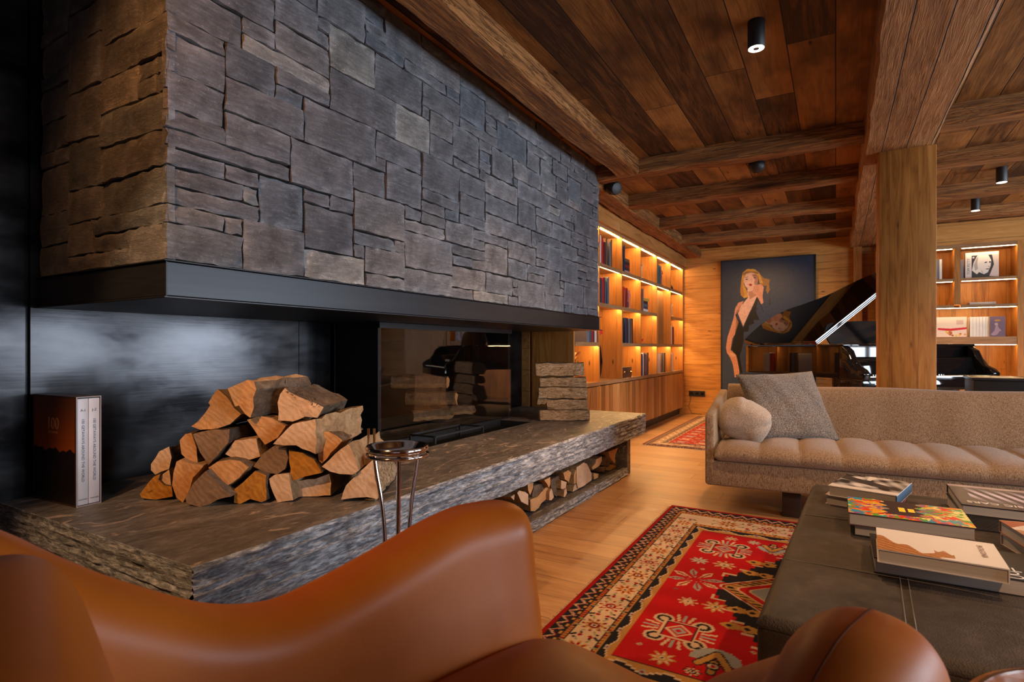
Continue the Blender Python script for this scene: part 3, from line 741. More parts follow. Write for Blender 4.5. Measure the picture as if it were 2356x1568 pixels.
# logs in the niche under the bench
NC = [
 ([(430,770),(475,745),(520,740),(510,830),(470,930),(440,860)], 'end1', 'narrow wedge log under the slab beside the armchair'),
 ([(500,960),(525,790),(700,740),(735,790),(600,930)], 'bark', 'dark barked log behind the orange wedge in the niche'),
 ([(480,1180),(470,1000),(580,960),(740,780),(752,960),(640,1060),(600,1130),(540,1190)], 'end1', 'big orange log at the bottom near end of the niche'),
 ([(690,700),(780,650),(785,760),(760,820),(740,770)], 'end1', 'small wedge log high in the niche, third from the near end'),
 ([(770,880),(800,830),(840,960),(800,1010),(765,1010)], 'end2', 'small pale upright log at the niche floor'),
 ([(985,590),(1060,545),(1105,580),(1070,730),(1010,690)], 'end1', 'leaf-shaped orange log near the top of the niche'),
 ([(945,830),(950,700),(1035,730),(1020,830),(1000,850)], 'end2', 'pale log under the leaf-shaped log'),
 ([(990,960),(1000,850),(1030,830),(1040,900),(1010,960)], 'end2', 'thin pale splinter log at the niche floor'),
 ([(1190,740),(1190,500),(1300,425),(1350,450),(1420,600),(1420,700),(1300,790),(1215,830)], 'end2', 'largest pale log in the middle of the niche'),
 ([(1150,760),(1150,620),(1185,500),(1188,740)], 'end1', 'slim log left of the largest pale log'),
 ([(1130,900),(1150,780),(1200,740),(1215,850)], 'end2', 'pale chip-shaped log lowest under the largest one'),
 ([(1425,500),(1480,440),(1490,380),(1580,330),(1580,400),(1540,480),(1440,540)], 'end1', 'orange zigzag log near the top, right of the largest pale log'),
 ([(1450,590),(1530,600),(1520,660),(1460,690)], 'end1', 'small four-sided log low in the far half of the niche'),
 ([(1570,500),(1640,480),(1640,540),(1600,580)], 'end3', 'small dim log deep in the far half of the niche'),
 ([(1680,260),(1830,200),(1790,300),(1780,440),(1720,370)], 'end1', 'upright orange log near the far end of the niche'),
 ([(1700,560),(1720,460),(1800,480),(1790,530)], 'end4', 'small orange log below the upright log at the far end'),
 ([(1815,470),(1820,370),(1900,370),(1910,430),(1860,480)], 'end3', 'dark round log at the far end of the niche'),
 ([(270,900),(300,860),(390,880),(440,920),(440,1090),(330,1030)], 'end2', 'frayed pinkish log partly hidden by the armchair'),
 ([(170,960),(230,920),(220,1010)], 'end2', 'tip of a pale log nearest the armchair'),
 ([(800,900),(790,700),(960,600),(985,690),(945,840),(980,980),(880,1000)], 'bark', 'dark barked log in the middle of the near half of the niche'),
 ([(1060,930),(1100,640),(1140,600),(1150,720),(1125,900)], 'bark', 'dark log in the gap left of the largest pale log'),
 ([(1580,470),(1600,340),(1680,290),(1715,380),(1700,480)], 'bark', 'dark barked log left of the upright orange log')]
for i, (pl, e, lab) in enumerate(NC):
    dx = -.035*(e in ('bark', 'end3')) - random.Random(i).uniform(0, .03)
    pts = []
    for u, v in pc(pl, 6.731, 1150, 1000):
        q = onX(u, v, -1.47+dx); q.z = max(.064, min(.292, q.z)); q.y = min(4.28, q.y); pts.append(q)
    log(pts, (-.34, 0, 0), e, 'bark' if e == 'bark' else 'split', lab, 'firewood in the niche under the hearth', (), 100+i, rough=.003)

# logs inside the firebox
def fl(c, L, r, lab, seed, ang=28, end='end1', tilt=0, bark=(0, 1, 2)):
    d = Vector((math.cos(math.radians(ang)), math.sin(math.radians(ang)), tilt)); s = d.cross(Vector((0, 0, 1))).normalized(); u = Vector((0, 0, 1))
    c = Vector(c) - d*L/2
    pts = [c + s*(r*math.cos(a)) + u*(r*math.sin(a)*(.9 if a < PI else .65)) for a in [k*2*PI/7 for k in range(7)]]
    log(pts, d*L, end, 'split', lab, 'logs laid in the fireplace', bark, seed)
fl((-2.53, 3.22, .633), .36, .066, 'middle log laid across the fire behind the glass', 201, 30)
fl((-2.57, 3.14, .752), .40, .060, 'upper log lying on top behind the fireplace glass', 202, 25)
fl((-2.50, 3.18, .52), .30, .052, 'small lower left log under the others behind glass', 203, 60)
fl((-2.50, 3.50, .52), .28, .05, 'lower right log supporting the fire behind glass', 204, 70)
# =================================================================== rugs
def rug_canvas(Wd, Hd, res, bx, by, field, cream, red, dark, gold, blue, seed=2):
    c = Canvas(Wd, Hd, res, red)
    X, Y = c.X, c.Y; rn = np.random.RandomState(seed)
    tx = np.minimum(X, Wd-X)/bx; ty = np.minimum(Y, Hd-Y)/by
    t = np.minimum(tx, ty); s = np.where(tx < ty, Y, X*.85)      # s runs along the border
    c.put((t > .06), dark)
    ph = (s/.055) % 1; zz = np.abs(ph-.5)*2
    tt = (t-.06)/.19
    c.put((t > .06) & (t < .26) & (np.abs(tt-.2-zz*.6) < .14), cream*.85)
    c.put((t > .06) & (t < .26) & (np.abs(tt-.25-zz*.6) < .05), red)
    c.put((t > .06) & (t < .26) & (tt > .80) & (zz < .35), gold)
    st = (t > .26) & (t < .355); c.put(st, gold*.8)
    c.put(st & (((s/.016) % 1) < .45) & (t > .285) & (t < .33), red)
    c.put(st & ((np.abs(t-.272) < .006) | (np.abs(t-.343) < .006)), dark)
    cr = (t >= .355) & (t < .74); c.put(cr, cream)
    # guard between main border and field
    st = (t >= .74) & (t < .82); c.put(st, gold*.85)
    c.put(st & (((s/.02) % 1) < .4) & (t > .762) & (t < .80), red*.9+dark*.1)
    c.put(st & (np.abs(t-.75) < .006), dark)
    g = (t >= .82) & (t < 1.0); c.put(g, dark)
    ph = (s/.13) % 1; zz = np.abs(ph-.5)*2; tt = (t-.82)/.18; stp = np.floor(zz*4)/4
    c.put(g & (tt > .35+stp*.5), gold*.9)
    c.put(g & (np.abs(tt-.32-stp*.5) < .07), cream)
    c.put(g & (((ph-.5)*.13)**2+((tt-.38)*.05)**2 < .010**2), blue)
    c.put(g & (((ph-.5)*.13)**2+((tt-.38)*.05)**2 < .005**2), red)
    c.put((t > .985) & (t < 1.0), dark)
    fm = t >= 1.0; c.put(fm, field)
    def rosette(x, y, r, col, col2, n=8):
        a = np.arctan2(Y-y, X-x); d = np.hypot(X-x, Y-y)
        pet = d < r*(.72+.28*np.cos(a*n)); c.put(pet, col)
        pet = d < r*.78*(.72+.28*np.cos(a*n)); c.put(pet, col2)
        c.put(d < r*.42, col); c.put(d < r*.25, cream); c.put(d < r*.12, dark)
    def sprigs(x, y, r, n, col):
        for k in range(n):
            a = 2*PI*k/n+.39; c.line(x+r*math.cos(a), y+r*math.sin(a), x+r*1.35*math.cos(a), y+r*1.35*math.sin(a), .008, col)
            c.disc(x+r*1.42*math.cos(a+.12), y+r*1.42*math.sin(a+.12), .006, dark)
    xs = bx*.55; k = 0; y = by*.55
    while y < Hd-by*.4:
        for x in (xs, Wd-xs):
            rosette(x, y, .048, [red, gold, red*.6+dark*.4][k % 3], [cream*.9, red, gold][k % 3])
            sprigs(x, y, .05, 8, np.array([.28, .26, .15]))
            for q in (-1, 1):
                c.line(x+q*.05, y+.075, x+q*.035, y+.085, .011, dark); c.disc(x+q*.02, y+.085, .009, red)
        y += .170; k += 1
    ys = by*.55; x = bx+.1; k = 0
    while x < Wd-bx:
        for yy in (ys, Hd-ys):
            rosette(x, yy, .060, [gold, red][k % 2], [red, cream*.9][k % 2]); sprigs(x, yy, .06, 8, np.array([.28, .26, .15]))
            for q in (-1, 1): c.disc(x+.105, yy+q*.04, .012, red); c.line(x+.1, yy+q*.07, x+.12, yy+q*.06, .011, dark)
        x += .21; k += 1
    return c, fm, rosette
RED = np.array([.46, .008, .012]); CREAM = np.array([.62, .44, .30]); DARK = np.array([.018, .016, .022]); GOLD = np.array([.50, .25, .065]); BLUE = np.array([.33, .33, .33])
RX0, RX1, RY0, RY1 = -.895, 1.705, 1.31, 3.57
c, fm, rosette = rug_canvas(RX1-RX0, RY1-RY0, .0052, .27, .42, RED, CREAM, RED*.65, DARK, GOLD, BLUE)
X, Y = c.X+RX0, c.Y+RY0; cx, cy = (RX0+RX1)/2, 2.46
Xs = cx-np.abs(X-cx)                                  # mirror the design about the middle
def P2(x, y, pts): return [(x-RX0+a, y-RY0+b) for a, b in pts]
# stepped dark medallion with hooked cream outline
d = np.abs(Y-cy); fx = Xs+.42
step = np.floor(np.clip(fx, 0, 9)/.045)*.045
prof = .135+step*1.75
med = fm & (fx > 0) & (d < prof) & (d > .04)
edge = fm & (fx > -.012) & (d < prof+.014) & ~med & (d > .10)
c.put(edge, CREAM); c.put(med, DARK)
notch = med & (d > prof-.03) & (((fx/.045) % 1) < .32); c.put(notch, RED)
# nested gold diamond
for off, col in ((.0, CREAM), (.010, RED*.6), (.022, GOLD), (.070, CREAM), (.078, RED), (.115, CREAM*.9), (.125, BLUE*.8)):
    dm = fm & (d < (fx+.012-off)*.95) & (fx > off)
    c.put(dm, col)
dd = (fx+.012)*.95-d
c.put(fm & (dd > .025) & (dd < .060) & (((d/.022) % 1) < .45) & (fx > .03), DARK)
for yy in (2.66, 2.26, 2.80, 2.12):
    for x in (-.33, -.27):
        c.poly(P2(x, yy, [(-.035, 0), (0, .03), (.04, .018), (.03, 0), (.04, -.018), (0, -.03)]), GOLD); c.disc(x-RX0, yy-RY0, .010, DARK)
def cross_med(x, y, r, outer=CREAM):
    for k in range(8):
        a = PI/4*k; big = k % 2 == 1
        R = r*(.78 if big else .80); px = x+R*math.cos(a); py = y+R*math.sin(a)
        if big:
            c.disc(px-RX0, py-RY0, r*.30, outer); c.disc(px-RX0, py-RY0, r*.21, DARK); c.disc(px-RX0, py-RY0, r*.12, outer)
        else:
            for q in (-.14, 0, .14): c.line(px-RX0-r*q*math.sin(a)-r*.2*math.cos(a), py-RY0+r*q*math.cos(a)-r*.2*math.sin(a), px-RX0-r*q*1.6*math.sin(a)+r*.16*math.cos(a), py-RY0+r*q*1.6*math.cos(a)+r*.16*math.sin(a), r*.09, BLUE if q == 0 else outer)
    for s_, col in ((.62, outer), (.55, DARK), (.50, RED), (.40, outer), (.30, RED), (.22, BLUE), (.10, RED)):
        a = r*s_; c.poly(P2(x, y, [(a, 0), (0, a), (-a, 0), (0, -a)] if s_ < .5 else [(a*.8, a*.8), (-a*.8, a*.8), (-a*.8, -a*.8), (a*.8, -a*.8)]), col)
for x in (-.475, .19+.0, 2*cx+.475-.0, ):
    for yy in (2.92, 1.99): cross_med(x, yy, .125)
def leafy(x, y, r):
    for k in range(8):
        a = PI/4*k+.3
        c.poly([(x-RX0+r*.15*math.cos(a), y-RY0+r*.15*math.sin(a)), (x-RX0+r*.7*math.cos(a-.22), y-RY0+r*.7*math.sin(a-.22)), (x-RX0+r*math.cos(a), y-RY0+r*math.sin(a)), (x-RX0+r*.7*math.cos(a+.22), y-RY0+r*.7*math.sin(a+.22))], CREAM if k % 2 else BLUE)
        c.line(x-RX0+r*.3*math.cos(a), y-RY0+r*.3*math.sin(a), x-RX0+r*.8*math.cos(a), y-RY0+r*.8*math.sin(a), .008, RED*.7)
leafy(-.52, 2.47, .12)
for (x, y, r, col) in ((-.50, 2.24, .040, CREAM), (-.40, 2.245, .05, GOLD), (-.44, 2.70, .05, CREAM), (-.55, 2.70, .045, BLUE), (-.47, 3.09, .035, CREAM), (-.36, 3.085, .035, BLUE), (-.48, 1.79, .045, GOLD),
                       (-.25, 2.98, .04, CREAM), (-.12, 2.90, .04, GOLD), (.02, 3.02, .04, CREAM), (-.20, 3.10, .035, CREAM), (-.05, 1.85, .04, CREAM), (-.38, 1.76, .03, DARK)):
    rosette(x-RX0, y-RY0, r, col, CREAM if col is not CREAM else GOLD*.9)
def palm(x, y, r, flip=1):
    for k in range(11):
        a = PI*(.12+.76*k/10); c.poly([(x-RX0+r*.55*math.cos(a-.1), y-RY0+flip*r*.55*math.sin(a-.1)), (x-RX0+r*1.15*math.cos(a), y-RY0+flip*r*1.15*math.sin(a)), (x-RX0+r*.55*math.cos(a+.1), y-RY0+flip*r*.55*math.sin(a+.1))], CREAM)
    dd_ = np.hypot(X-x, (Y-y)); up = flip*(Y-y) > -.1*r
    c.put((dd_ < r*.95) & (dd_ > r*.5) & up, BLUE); c.put((dd_ < r*.5) & up, RED)
    for s_, col, w_ in ((1, DARK, .034), (1, GOLD, .022)):
        for q in (-1, 1): c.line(x-RX0, y-RY0+flip*r*.6, x-RX0+q*r*.55, y-RY0-flip*r*.35, w_, col)
        c.line(x-RX0, y-RY0-flip*r*.1, x-RX0, y-RY0-flip*r*.8, w_, col)
    c.disc(x-RX0, y-RY0-flip*r*.35, .022, DARK); c.disc(x-RX0, y-RY0-flip*r*.35, .015, CREAM); c.disc(x-RX0, y-RY0-flip*r*.35, .008, RED)
palm(-.33, 1.85, .085); palm(-.27, 3.04, .07, -1); palm(.25, 1.90, .085); palm(.25, 3.02, .085, -1)
rn = random.Random(3)
for k in range(90):
    x = rn.uniform(-.60, .1); y = rn.choice([rn.uniform(1.8, 2.2), rn.uniform(2.7, 3.12), rn.uniform(2.2, 2.7)])
    ix = int((x-RX0)/.0052); iy = int((y-RY0)/.0052)
    if np.allclose(c.c[max(0, iy-5):iy+6, max(0, ix-5):ix+6], RED, atol=.01):
        cc = rn.choice([CREAM*.8, RED*.45+CREAM*.3, DARK+BLUE*.3]); c.poly(P2(x, y, [(.011, 0), (0, .012), (-.011, 0), (0, -.012)]), cc); c.disc(x-RX0, y-RY0, .003, RED)
# fading / abrash of the dye
ab = 1+.10*np.sin(c.Y*23+2*np.sin(c.Y*7)) + .10*(np.random.rand(*c.X.shape)-.5)
c.c *= ab[..., None].astype(np.float32)
rug = thing('oriental_rug', 'large red oriental rug with cream border under the coffee table', 'rug', (.4, 2.44, 0))
c.make('pile', M_['wool'], (RX0, RY0, .0125), (1, 0, 0), (0, 1, 0), rug)
quickbox('backing', RX0, RX1, RY0, RY1, .001, .0115, colmat((.10, .012, .012), .95, 'rug_backing'), rug)
fr = B(); rn = random.Random(9)
for k in range(440):
    y = RY0+(RY1-RY0)*k/440; fr.tube([(RX0+.002, y, .006), (RX0-.012-rn.random()*.008, y+rn.uniform(-.006, .006), .003)], .0016, 4)
o = fr.make('fringe', colmat((.45, .30, .18), .9, 'rug_fringe'), rug); o['kind'] = 'stuff'
# second rug at the back
c2, fm2, ros2 = rug_canvas(2.35, 2.75, .011, .22, .22, np.array([.42, .045, .03]), CREAM*1.05, np.array([.22, .03, .03]), DARK*3, np.array([.50, .27, .11]), BLUE, 5)
for i in range(9):
    for j in range(11):
        ros2(.32+i*.215, .32+j*.212, .085, CREAM if (i+j) % 2 else BLUE*1.1, np.array([.42, .045, .03]), 6); ros2(.43+i*.215, .43+j*.212, .04, GOLD, CREAM, 6)
r2 = thing('oriental_rug', 'faded red patterned rug in front of the lit bookcase at the back', 'rug', (-.6, 7.0, 0))
c2.make('pile', M_['wool'], (-1.74, 5.72, .0105), (1, 0, 0), (0, 1, 0), r2)
quickbox('backing', -1.74, .61, 5.72, 8.47, .001, .0095, colmat((.10, .03, .025), .95, 'rug_backing'), r2)
fr = B()
for k in range(160):
    x = -1.74+2.35*k/160; fr.tube([(x, 5.722, .006), (x+rn.uniform(-.01, .01), 5.69, .003)], .003, 4)
o = fr.make('fringe', colmat((.45, .34, .24), .9, 'rug_fringe'), r2); o['kind'] = 'stuff'

# =================================================================== the lit bookcase
BXF, BXB = -2.02, -2.44
YS = [4.62, 5.22, 5.90, 6.58, 7.28, 7.98, 8.70]
ZR = [2.20, 1.85, 1.455, 1.06, .67]
bc = thing('bookcase', 'long built-in oak bookcase with warm lit compartments along the left wall', 'bookcase', (-2.23, 6.66, 0))
B().box(BXB, BXF-.002, 4.60, 4.622, 0, 2.24).make('side_panel', M_['case_vx'], bc)
for i, y in enumerate(YS[1:-1]): B().box(BXB, BXF+.002, y-.012, y+.012, .10, 2.215).make('upright', M_['case_vx'], bc)
B().box(BXB, BXF+.002, 8.70, 8.73, 0, 2.24).make('side_panel', M_['case_vx'], bc)
B().box(-2.469, BXB, 4.622, 8.73, .1, 2.235).make('back_panel', M_['case_v'], bc)
B().box(BXB, BXF+.004, 4.60, 8.73, 2.205, 2.24).make('top_panel', M_['case_y'], bc)
quickbox('plinth', BXB, -2.07, 4.622, 8.70, 0, .10, M_['black'], bc)
B().box(BXB, BXF+.004, 4.622, 8.70, .635, .67).make('worktop', M_['case_y'], bc)
def gap(i, r): return (i == 1 and r == 3) or (i == 4 and r == 2)
for i in range(6):
    ya, yb = YS[i]+.012, YS[i+1]-.012
    for r in (1, 2, 3):
        if not gap(i, r): B().box(BXB, BXF, ya, yb, ZR[r]-.028, ZR[r]).make('shelf', M_['case_y'], bc)
    for r in range(4):
        if gap(i, r): continue
        zt = (ZR[r]-.028) if r else 2.205
        if i == 4 and r == 1: pass
        B().box(BXF-.030, BXF-.022, ya+.03, yb-.006, zt-.005, zt-.0005).make('led_strip', M_['led'], bc)
        if r: quickbox('shelf_lip', BXF-.012, BXF, ya, yb, zt-.010, zt+.0001, M_['case_y'], bc)
    B().box(BXF-.02, BXF-.002, ya-.008, yb+.008, .105, .625).make('door', M_['case_v'], bc)
# closed knotty panel in the fifth column
B().box(BXF-.12, BXF-.10, YS[4]+.012, YS[5]-.012, 1.06, 1.80).make('closed_panel', planks('knotty_oak_panel', 'z', 'y', .35, 3, (.16, .07, .02), (.40, .2, .07), (.55, .31, .12), gap=.001, rough=.5, bump=.2), bc)
# ---------- things on its shelves
COLN = ['first', 'second', 'third', 'fourth', 'fifth', 'sixth']; ROWN = ['top', 'second', 'third', 'bottom']
ORD = ['first', 'second', 'third', 'fourth', 'fifth', 'sixth', 'seventh', 'eighth']
CD = {'red': (.42, .02, .02), 'dark red': (.17, .012, .02), 'white': (.72, .66, .58), 'black': (.016, .016, .02), 'grey': (.17, .17, .18), 'brown': (.14, .07, .04), 'slate blue': (.06, .10, .14), 'teal': (.06, .16, .17), 'mauve': (.25, .15, .17), 'purple': (.10, .03, .12), 'cream': (.66, .52, .36), 'pink': (.5, .22, .24), 'yellow': (.55, .35, .06), 'orange': (.62, .16, .03), 'pale': (.5, .42, .38), 'navy': (.02, .03, .08)}
def mini_book(x0, x1, y0, y1, z0, z1, colr, label, group, spine='x', tilt=0, cat='book'):
    """upright book: cover boards and spine with recessed pages"""
    b = B(); t = min(.003, (y1-y0)*.2)
    if spine == 'x':      # spine faces +x
        b.box(x0, x1, y0, y0+t, z0, z1).box(x0, x1, y1-t, y1, z0, z1).box(x1-t, x1, y0+t, y1-t, z0, z1); b.box(x0+.004, x1-t, y0+t, y1-t, z0+.004, z1-.004, 1)
    elif spine == '-y':
        t = min(.003, (x1-x0)*.2)
        b.box(x0, x0+t, y0, y1, z0, z1).box(x1-t, x1, y0, y1, z0, z1).box(x0+t, x1-t, y0, y0+t, z0, z1); b.box(x0+t, x1-t, y0+t, y1-.004, z0+.004, z1-.004, 1)
    elif spine == 'flat':   # lying, spine towards +x
        t = min(.003, (z1-z0)*.2)
        b.box(x0, x1, y0, y1, z0, z0+t).box(x0, x1, y0, y1, z1-t, z1).box(x1-t, x1, y0, y1, z0+t, z1-t); b.box(x0+.004, x1-t, y0+.004, y1-.004, z0+t, z1-t, 1)
    M = None
    if tilt:
        M = Matrix.Translation((0, y0, z0)) @ Matrix.Rotation(tilt, 4, 'X') @ Matrix.Translation((0, -y0, -z0))
    o = b.make('book', [colmat(CD[colr], .45), M_['paper']], M=M)
    return tag(o, label, cat, group)
rb = random.Random(21)
def row_books(i, r, cols, y_off=.02, hmin=.22, hmax=.30, wmin=.026, wmax=.042, gaps=()):
    y_off += .055; wmin += .004; wmax += .006
    y = YS[i]+.013+y_off; z0 = ZR[r+1]+.0005; n = len(cols)
    for k, cname in enumerate(cols):
        if k in gaps: y += .05
        w_ = rb.uniform(wmin, wmax); h = rb.uniform(hmin, hmax); d = rb.uniform(.18, .22)
        x1 = BXF-.012-rb.uniform(0, .015)
        lab = f'{cname} upright book, {ORD[k]} from the left, {ROWN[r]} shelf, {COLN[i]} column of long bookcase'
        mini_book(x1-d, x1, y, y+w_, z0, z0+h, cname, lab, f'books on the {ROWN[r]} shelf of the {COLN[i]} column')
        y += w_+.0012
    return y
row_books(0, 2, ['grey', 'grey', 'slate blue', 'red', 'black', 'white', 'red'], .25, wmin=.03, wmax=.045)
row_books(1, 0, ['white', 'red', 'dark red', 'black', 'brown', 'grey', 'brown'], .02, gaps=(5,))
row_books(1, 1, ['navy', 'grey', 'red', 'dark red', 'teal', 'slate blue', 'grey'], .01)
row_books(2, 0, ['black', 'navy'], .01, .26, .30)
row_books(2, 1, ['red', 'orange', 'dark red', 'pink', 'dark red'], .02, .18, .27, gaps=(3,))
row_books(2, 2, ['black', 'navy', 'black', 'grey', 'brown', 'black'], .02, .27, .285, .045, .058)
row_books(3, 1, ['brown', 'mauve'], .01, .24, .27)
row_books(3, 3, ['navy', 'white', 'black', 'mauve', 'mauve', 'brown'], .02, .26, .28, .035, .06)
row_books(4, 0, ['slate blue', 'teal', 'black', 'grey'], .02, .23, .27, .035, .05)
row_books(4, 3, ['brown', 'grey', 'black'], .29, .26, .27, .03, .045)
row_books(5, 2, ['white', 'purple', 'dark red', 'dark red'], .02, .24, .27, .03, .05)
row_books(5, 3, ['red', 'white', 'cream'], .02, .24, .28, .04, .06)
def flat_stack(i, r, cols, y0, L=.24, first=''):
    z = ZR[r+1]+.0005
    for k, cn in enumerate(cols):
        h = rb.uniform(.028, .036); a = rb.uniform(0, .03)
        mini_book(BXF-.24, BXF-.02-a*.5, y0+a, y0+L, z, z+h, cn, f'{cn} book lying {ORD[k]} from bottom in the flat pile, {ROWN[r]} shelf, {COLN[i]} column', f'flat pile on the {ROWN[r]} shelf of the {COLN[i]} column', 'flat'); z += h+.0006
    return z
flat_stack(2, 0, ['pink', 'black', 'dark red', 'black', 'brown'], YS[2]+.11, .25)
flat_stack(3, 1, ['white', 'navy', 'slate blue', 'black', 'yellow'], YS[3]+.15, .26)
# large pale books standing face out
def face_book(name, x, y0, y1, z0, z1, col, label, t=.02):
    o = B().box(x, x+t, y0, y1, z0, z1).make(name, colmat(col, .45), bevel=.001, seg=1); return tag(o, label, 'book')
face_book('book', -2.30, YS[2]+.22, YS[2]+.55, 1.8505, 2.13, (.75, .68, .58), 'large white book standing face out on the top shelf, third column of the long bookcase')
face_book('book', -2.08, YS[4]+.09, YS[4]+.33, .6705, .93, (.55, .45, .40), 'pale picture book standing face out on the bottom shelf, fifth column of the long bookcase')
# leaping red-orange figures, ornaments
def lathe_thing(name, c_, prof, mat, label, cat, seg=20):
    o = B().lathe(c_, prof, seg).make(name, mat, smooth=50); return tag(o, label, cat)
v = thing('vase', 'tall dark vase with red flower head in the tall second column of the bookcase', 'vase', (-2.12, 5.33, .67))
B().lathe((-2.12, 5.335, .6705), [(.055, 0), (.075, .08), (.085, .2), (.07, .34), (.045, .42), (.05, .45)], 20).make('vase_body', M_['gloss'], v, smooth=60)
fl_ = B(); rn = random.Random(8)
for k in range(26):
    a = rn.uniform(0, 2*PI); e = rn.uniform(.2, 1.4); r_ = rn.uniform(.05, .10)
    p = Vector((-2.12, 5.335, 1.14)); q = p+Vector((r_*math.cos(a)*math.cos(e)*.9, r_*math.sin(a)*math.cos(e)*.85, r_*math.sin(e)*.7)); fl_.tube([p, q], [.008, .028], 7)
fl_.make('flower', colmat((.75, .03, .02), .6, 'red_petals'), v, smooth=60)
# carved wooden leaf bowl in the first column
lf = B(); P = []
for i in range(15):
    t = i/14; row = []
    for k in range(9):
        s_ = k/8*2-1; wd = .10*math.sin(PI*min(1, t*.93+.07))**.7
        row.append((-2.22+s_*wd, 4.80+t*.33, .78+.14*math.sin(t*PI*.62)+.05*s_*s_))
    P.append(row)
lf.grid(P); lf.grid([[(x, y, z-.012) for x, y, z in r][::-1] for r in P])
ws = thing('wooden_sculpture', 'curved carved wooden leaf sculpture on the bottom shelf of the first column', 'sculpture', (-2.22, 4.95, .67))
lf.make('leaf', colmat((.50, .25, .10), .4, 'carved_wood'), ws, smooth=60)
B().tube([(-2.22, 4.97, .672), (-2.22, 4.97, .80), (-2.22, 4.97, .895)], [.04, .012, .010], 10).make('stand', M_['brass'], ws, smooth=60)
# radio box
rd = thing('radio', 'small dark brown radio with round knobs on the bottom shelf, third column', 'radio', (-2.2, 6.08, .67))
B().box(-2.20, -2.04, 6.00, 6.30, .671, .79).make('case', colmat((.07, .028, .015), .35, 'dark_walnut'), rd, bevel=.006)
for y in (6.035, 6.265): B().lathe((0, 0, 0), [(.014, 0), (.012, .012)], 16).make('knob', M_['brass'], rd, M=Matrix.Translation((-2.04, y, .73)) @ Matrix.Rotation(PI/2, 4, 'Y'))
# figurines
def figurine(c_, h, mat, label, cat='figurine', name='figurine', seed=1):
    rn = random.Random(seed); x, y, z = c_; b = B()
    b.lathe((x, y, z), [(.045, 0), (.045, .012), (.02, .02)], 14)
    b.tube([(x, y, z+.015), (x+.005, y+.012*rn.choice((-1, 1)), z+h*.35), (x, y, z+h*.6), (x, y+.006, z+h*.78)], [.028, .024, .032, .014], 10)
    b.lathe((x, y+.006, z+h*.76), [(.004, 0), (.022, .02), (.024, .038), (.012, .055), (.002, .06)], 12)
    b.tube([(x, y-.02, z+h*.68), (x+.02, y-.055, z+h*.5), (x+.03, y-.03, z+h*.36)], [.011, .010, .007], 8)
    b.tube([(x, y+.025, z+h*.68), (x+.02, y+.06, z+h*.78), (x+.02, y+.05, z+h*.95)], [.011, .010, .007], 8)
    return tag(b.make(name, mat, smooth=60), label, cat)
figurine((-2.08, 6.73, 1.8505), .20, colmat((.72, .52, .34), .5, 'cream_ceramic'), 'cream figurine on the top shelf of the fourth column of the long bookcase', seed=2)
figurine((-2.07, 6.21, 1.4555), .19, colmat((.72, .25, .12), .5, 'orange_ceramic'), 'small orange figurine among red books, second shelf, third column', seed=3)
figurine((-2.07, 7.60, 1.8505), .22, colmat((.40, .05, .04), .5, 'red_ceramic'), 'red and cream figurine at the end of the book row, top shelf, fifth column', seed=4)
figurine((-2.07, 8.14, 1.4555), .20, colmat((.72, .50, .32), .5, 'cream_ceramic'), 'cream figurine on the second shelf of the sixth column', seed=5)
ob = B().box(-2.12, -2.05, 8.08, 8.11, 1.8505, 1.99).tube([(-2.08, 8.12, 1.873), (-2.08, 8.20, 1.886), (-2.07, 8.30, 1.863)], [.022, .035, .012], 10).tube([(-2.08, 8.16, 1.88), (-2.08, 8.14, 1.96)], [.02, .014], 8)
tag(ob.make('ornament', M_['black'], smooth=50), 'small black ornament on the top shelf of the sixth column', 'ornament')
rbw = lathe_thing('bowl', (-2.09, 6.72, 1.0605), [(.02, 0), (.025, .006), (.05, .03), (.062, .055), (.057, .055), (.045, .032), (.0, .012)], colmat((.65, .03, .02), .3, 'red_glaze'), 'small red bowl on the third shelf of the fourth column', 'bowl')

# =================================================================== painting on the back wall
PX_0, PX_1, PZ0, PZ1 = -1.455, -.246, .332, 2.275; PY = YB-.05
pt = thing('framed_painting', 'tall framed painting of a blond woman in a black dress on blue', 'painting', ((PX_0+PX_1)/2, YB-.02, PZ0))
c = Canvas(PX_1-PX_0, PZ1-PZ0, .0045, (.022, .036, .068))
cl = (.5+.5*np.sin(c.X*5+1.5*np.sin(c.Y*3)))*(.5+.5*np.sin(c.Y*2.2+.6)); n_ = np.random.rand(*c.X.shape)
c.c = (c.c*(1+.9*cl+.12*(n_-.5))[..., None]).astype(np.float32)
def pq(l): 
    r = []
    for x, y in l:
        q = onY(1660+x/4.9, 590+y/4.9, PY); r.append((q.x-PX_0, q.z-PZ0))
    return r
SK = np.array([.62, .28, .17]); SKL = np.array([.78, .48, .36]); HA = np.array([.62, .33, .05]); HB = np.array([.30, .13, .02]); BK = np.array([.006, .006, .008])
c.poly(pq([(400,165),(440,205),(480,245),(545,255),(535,310),(545,370),(520,420),(500,380),(510,330),(470,330),(430,300),(415,250)]), HB*1.1)
c.poly(pq([(240,180),(290,138),(370,140),(425,180),(450,240),(470,300),(430,300),(420,230),(380,190),(320,175),(270,200),(255,250),(250,310),(270,350),(292,400),(300,455),(255,468),(217,435),(212,370),(222,270)]), HA)
c.poly(pq([(240,185),(290,165),(400,170),(420,185),(415,195),(300,185),(245,215)]), HB)
c.poly(pq([(222,270),(245,250),(240,340),(262,440),(240,455),(215,430),(212,370)]), HB*1.6)
c.poly(pq([(290,365),(350,380),(400,440),(385,480),(350,560),(300,660),(245,785),(185,640),(250,520),(300,460)]), SKL)
c.poly(pq([(300,400),(345,385),(395,440),(320,480)]), SK*.8)
c.poly(pq([(255,245),(275,195),(330,178),(392,192),(415,240),(410,300),(380,340),(350,385),(312,376),(272,340),(255,300)]), SKL)
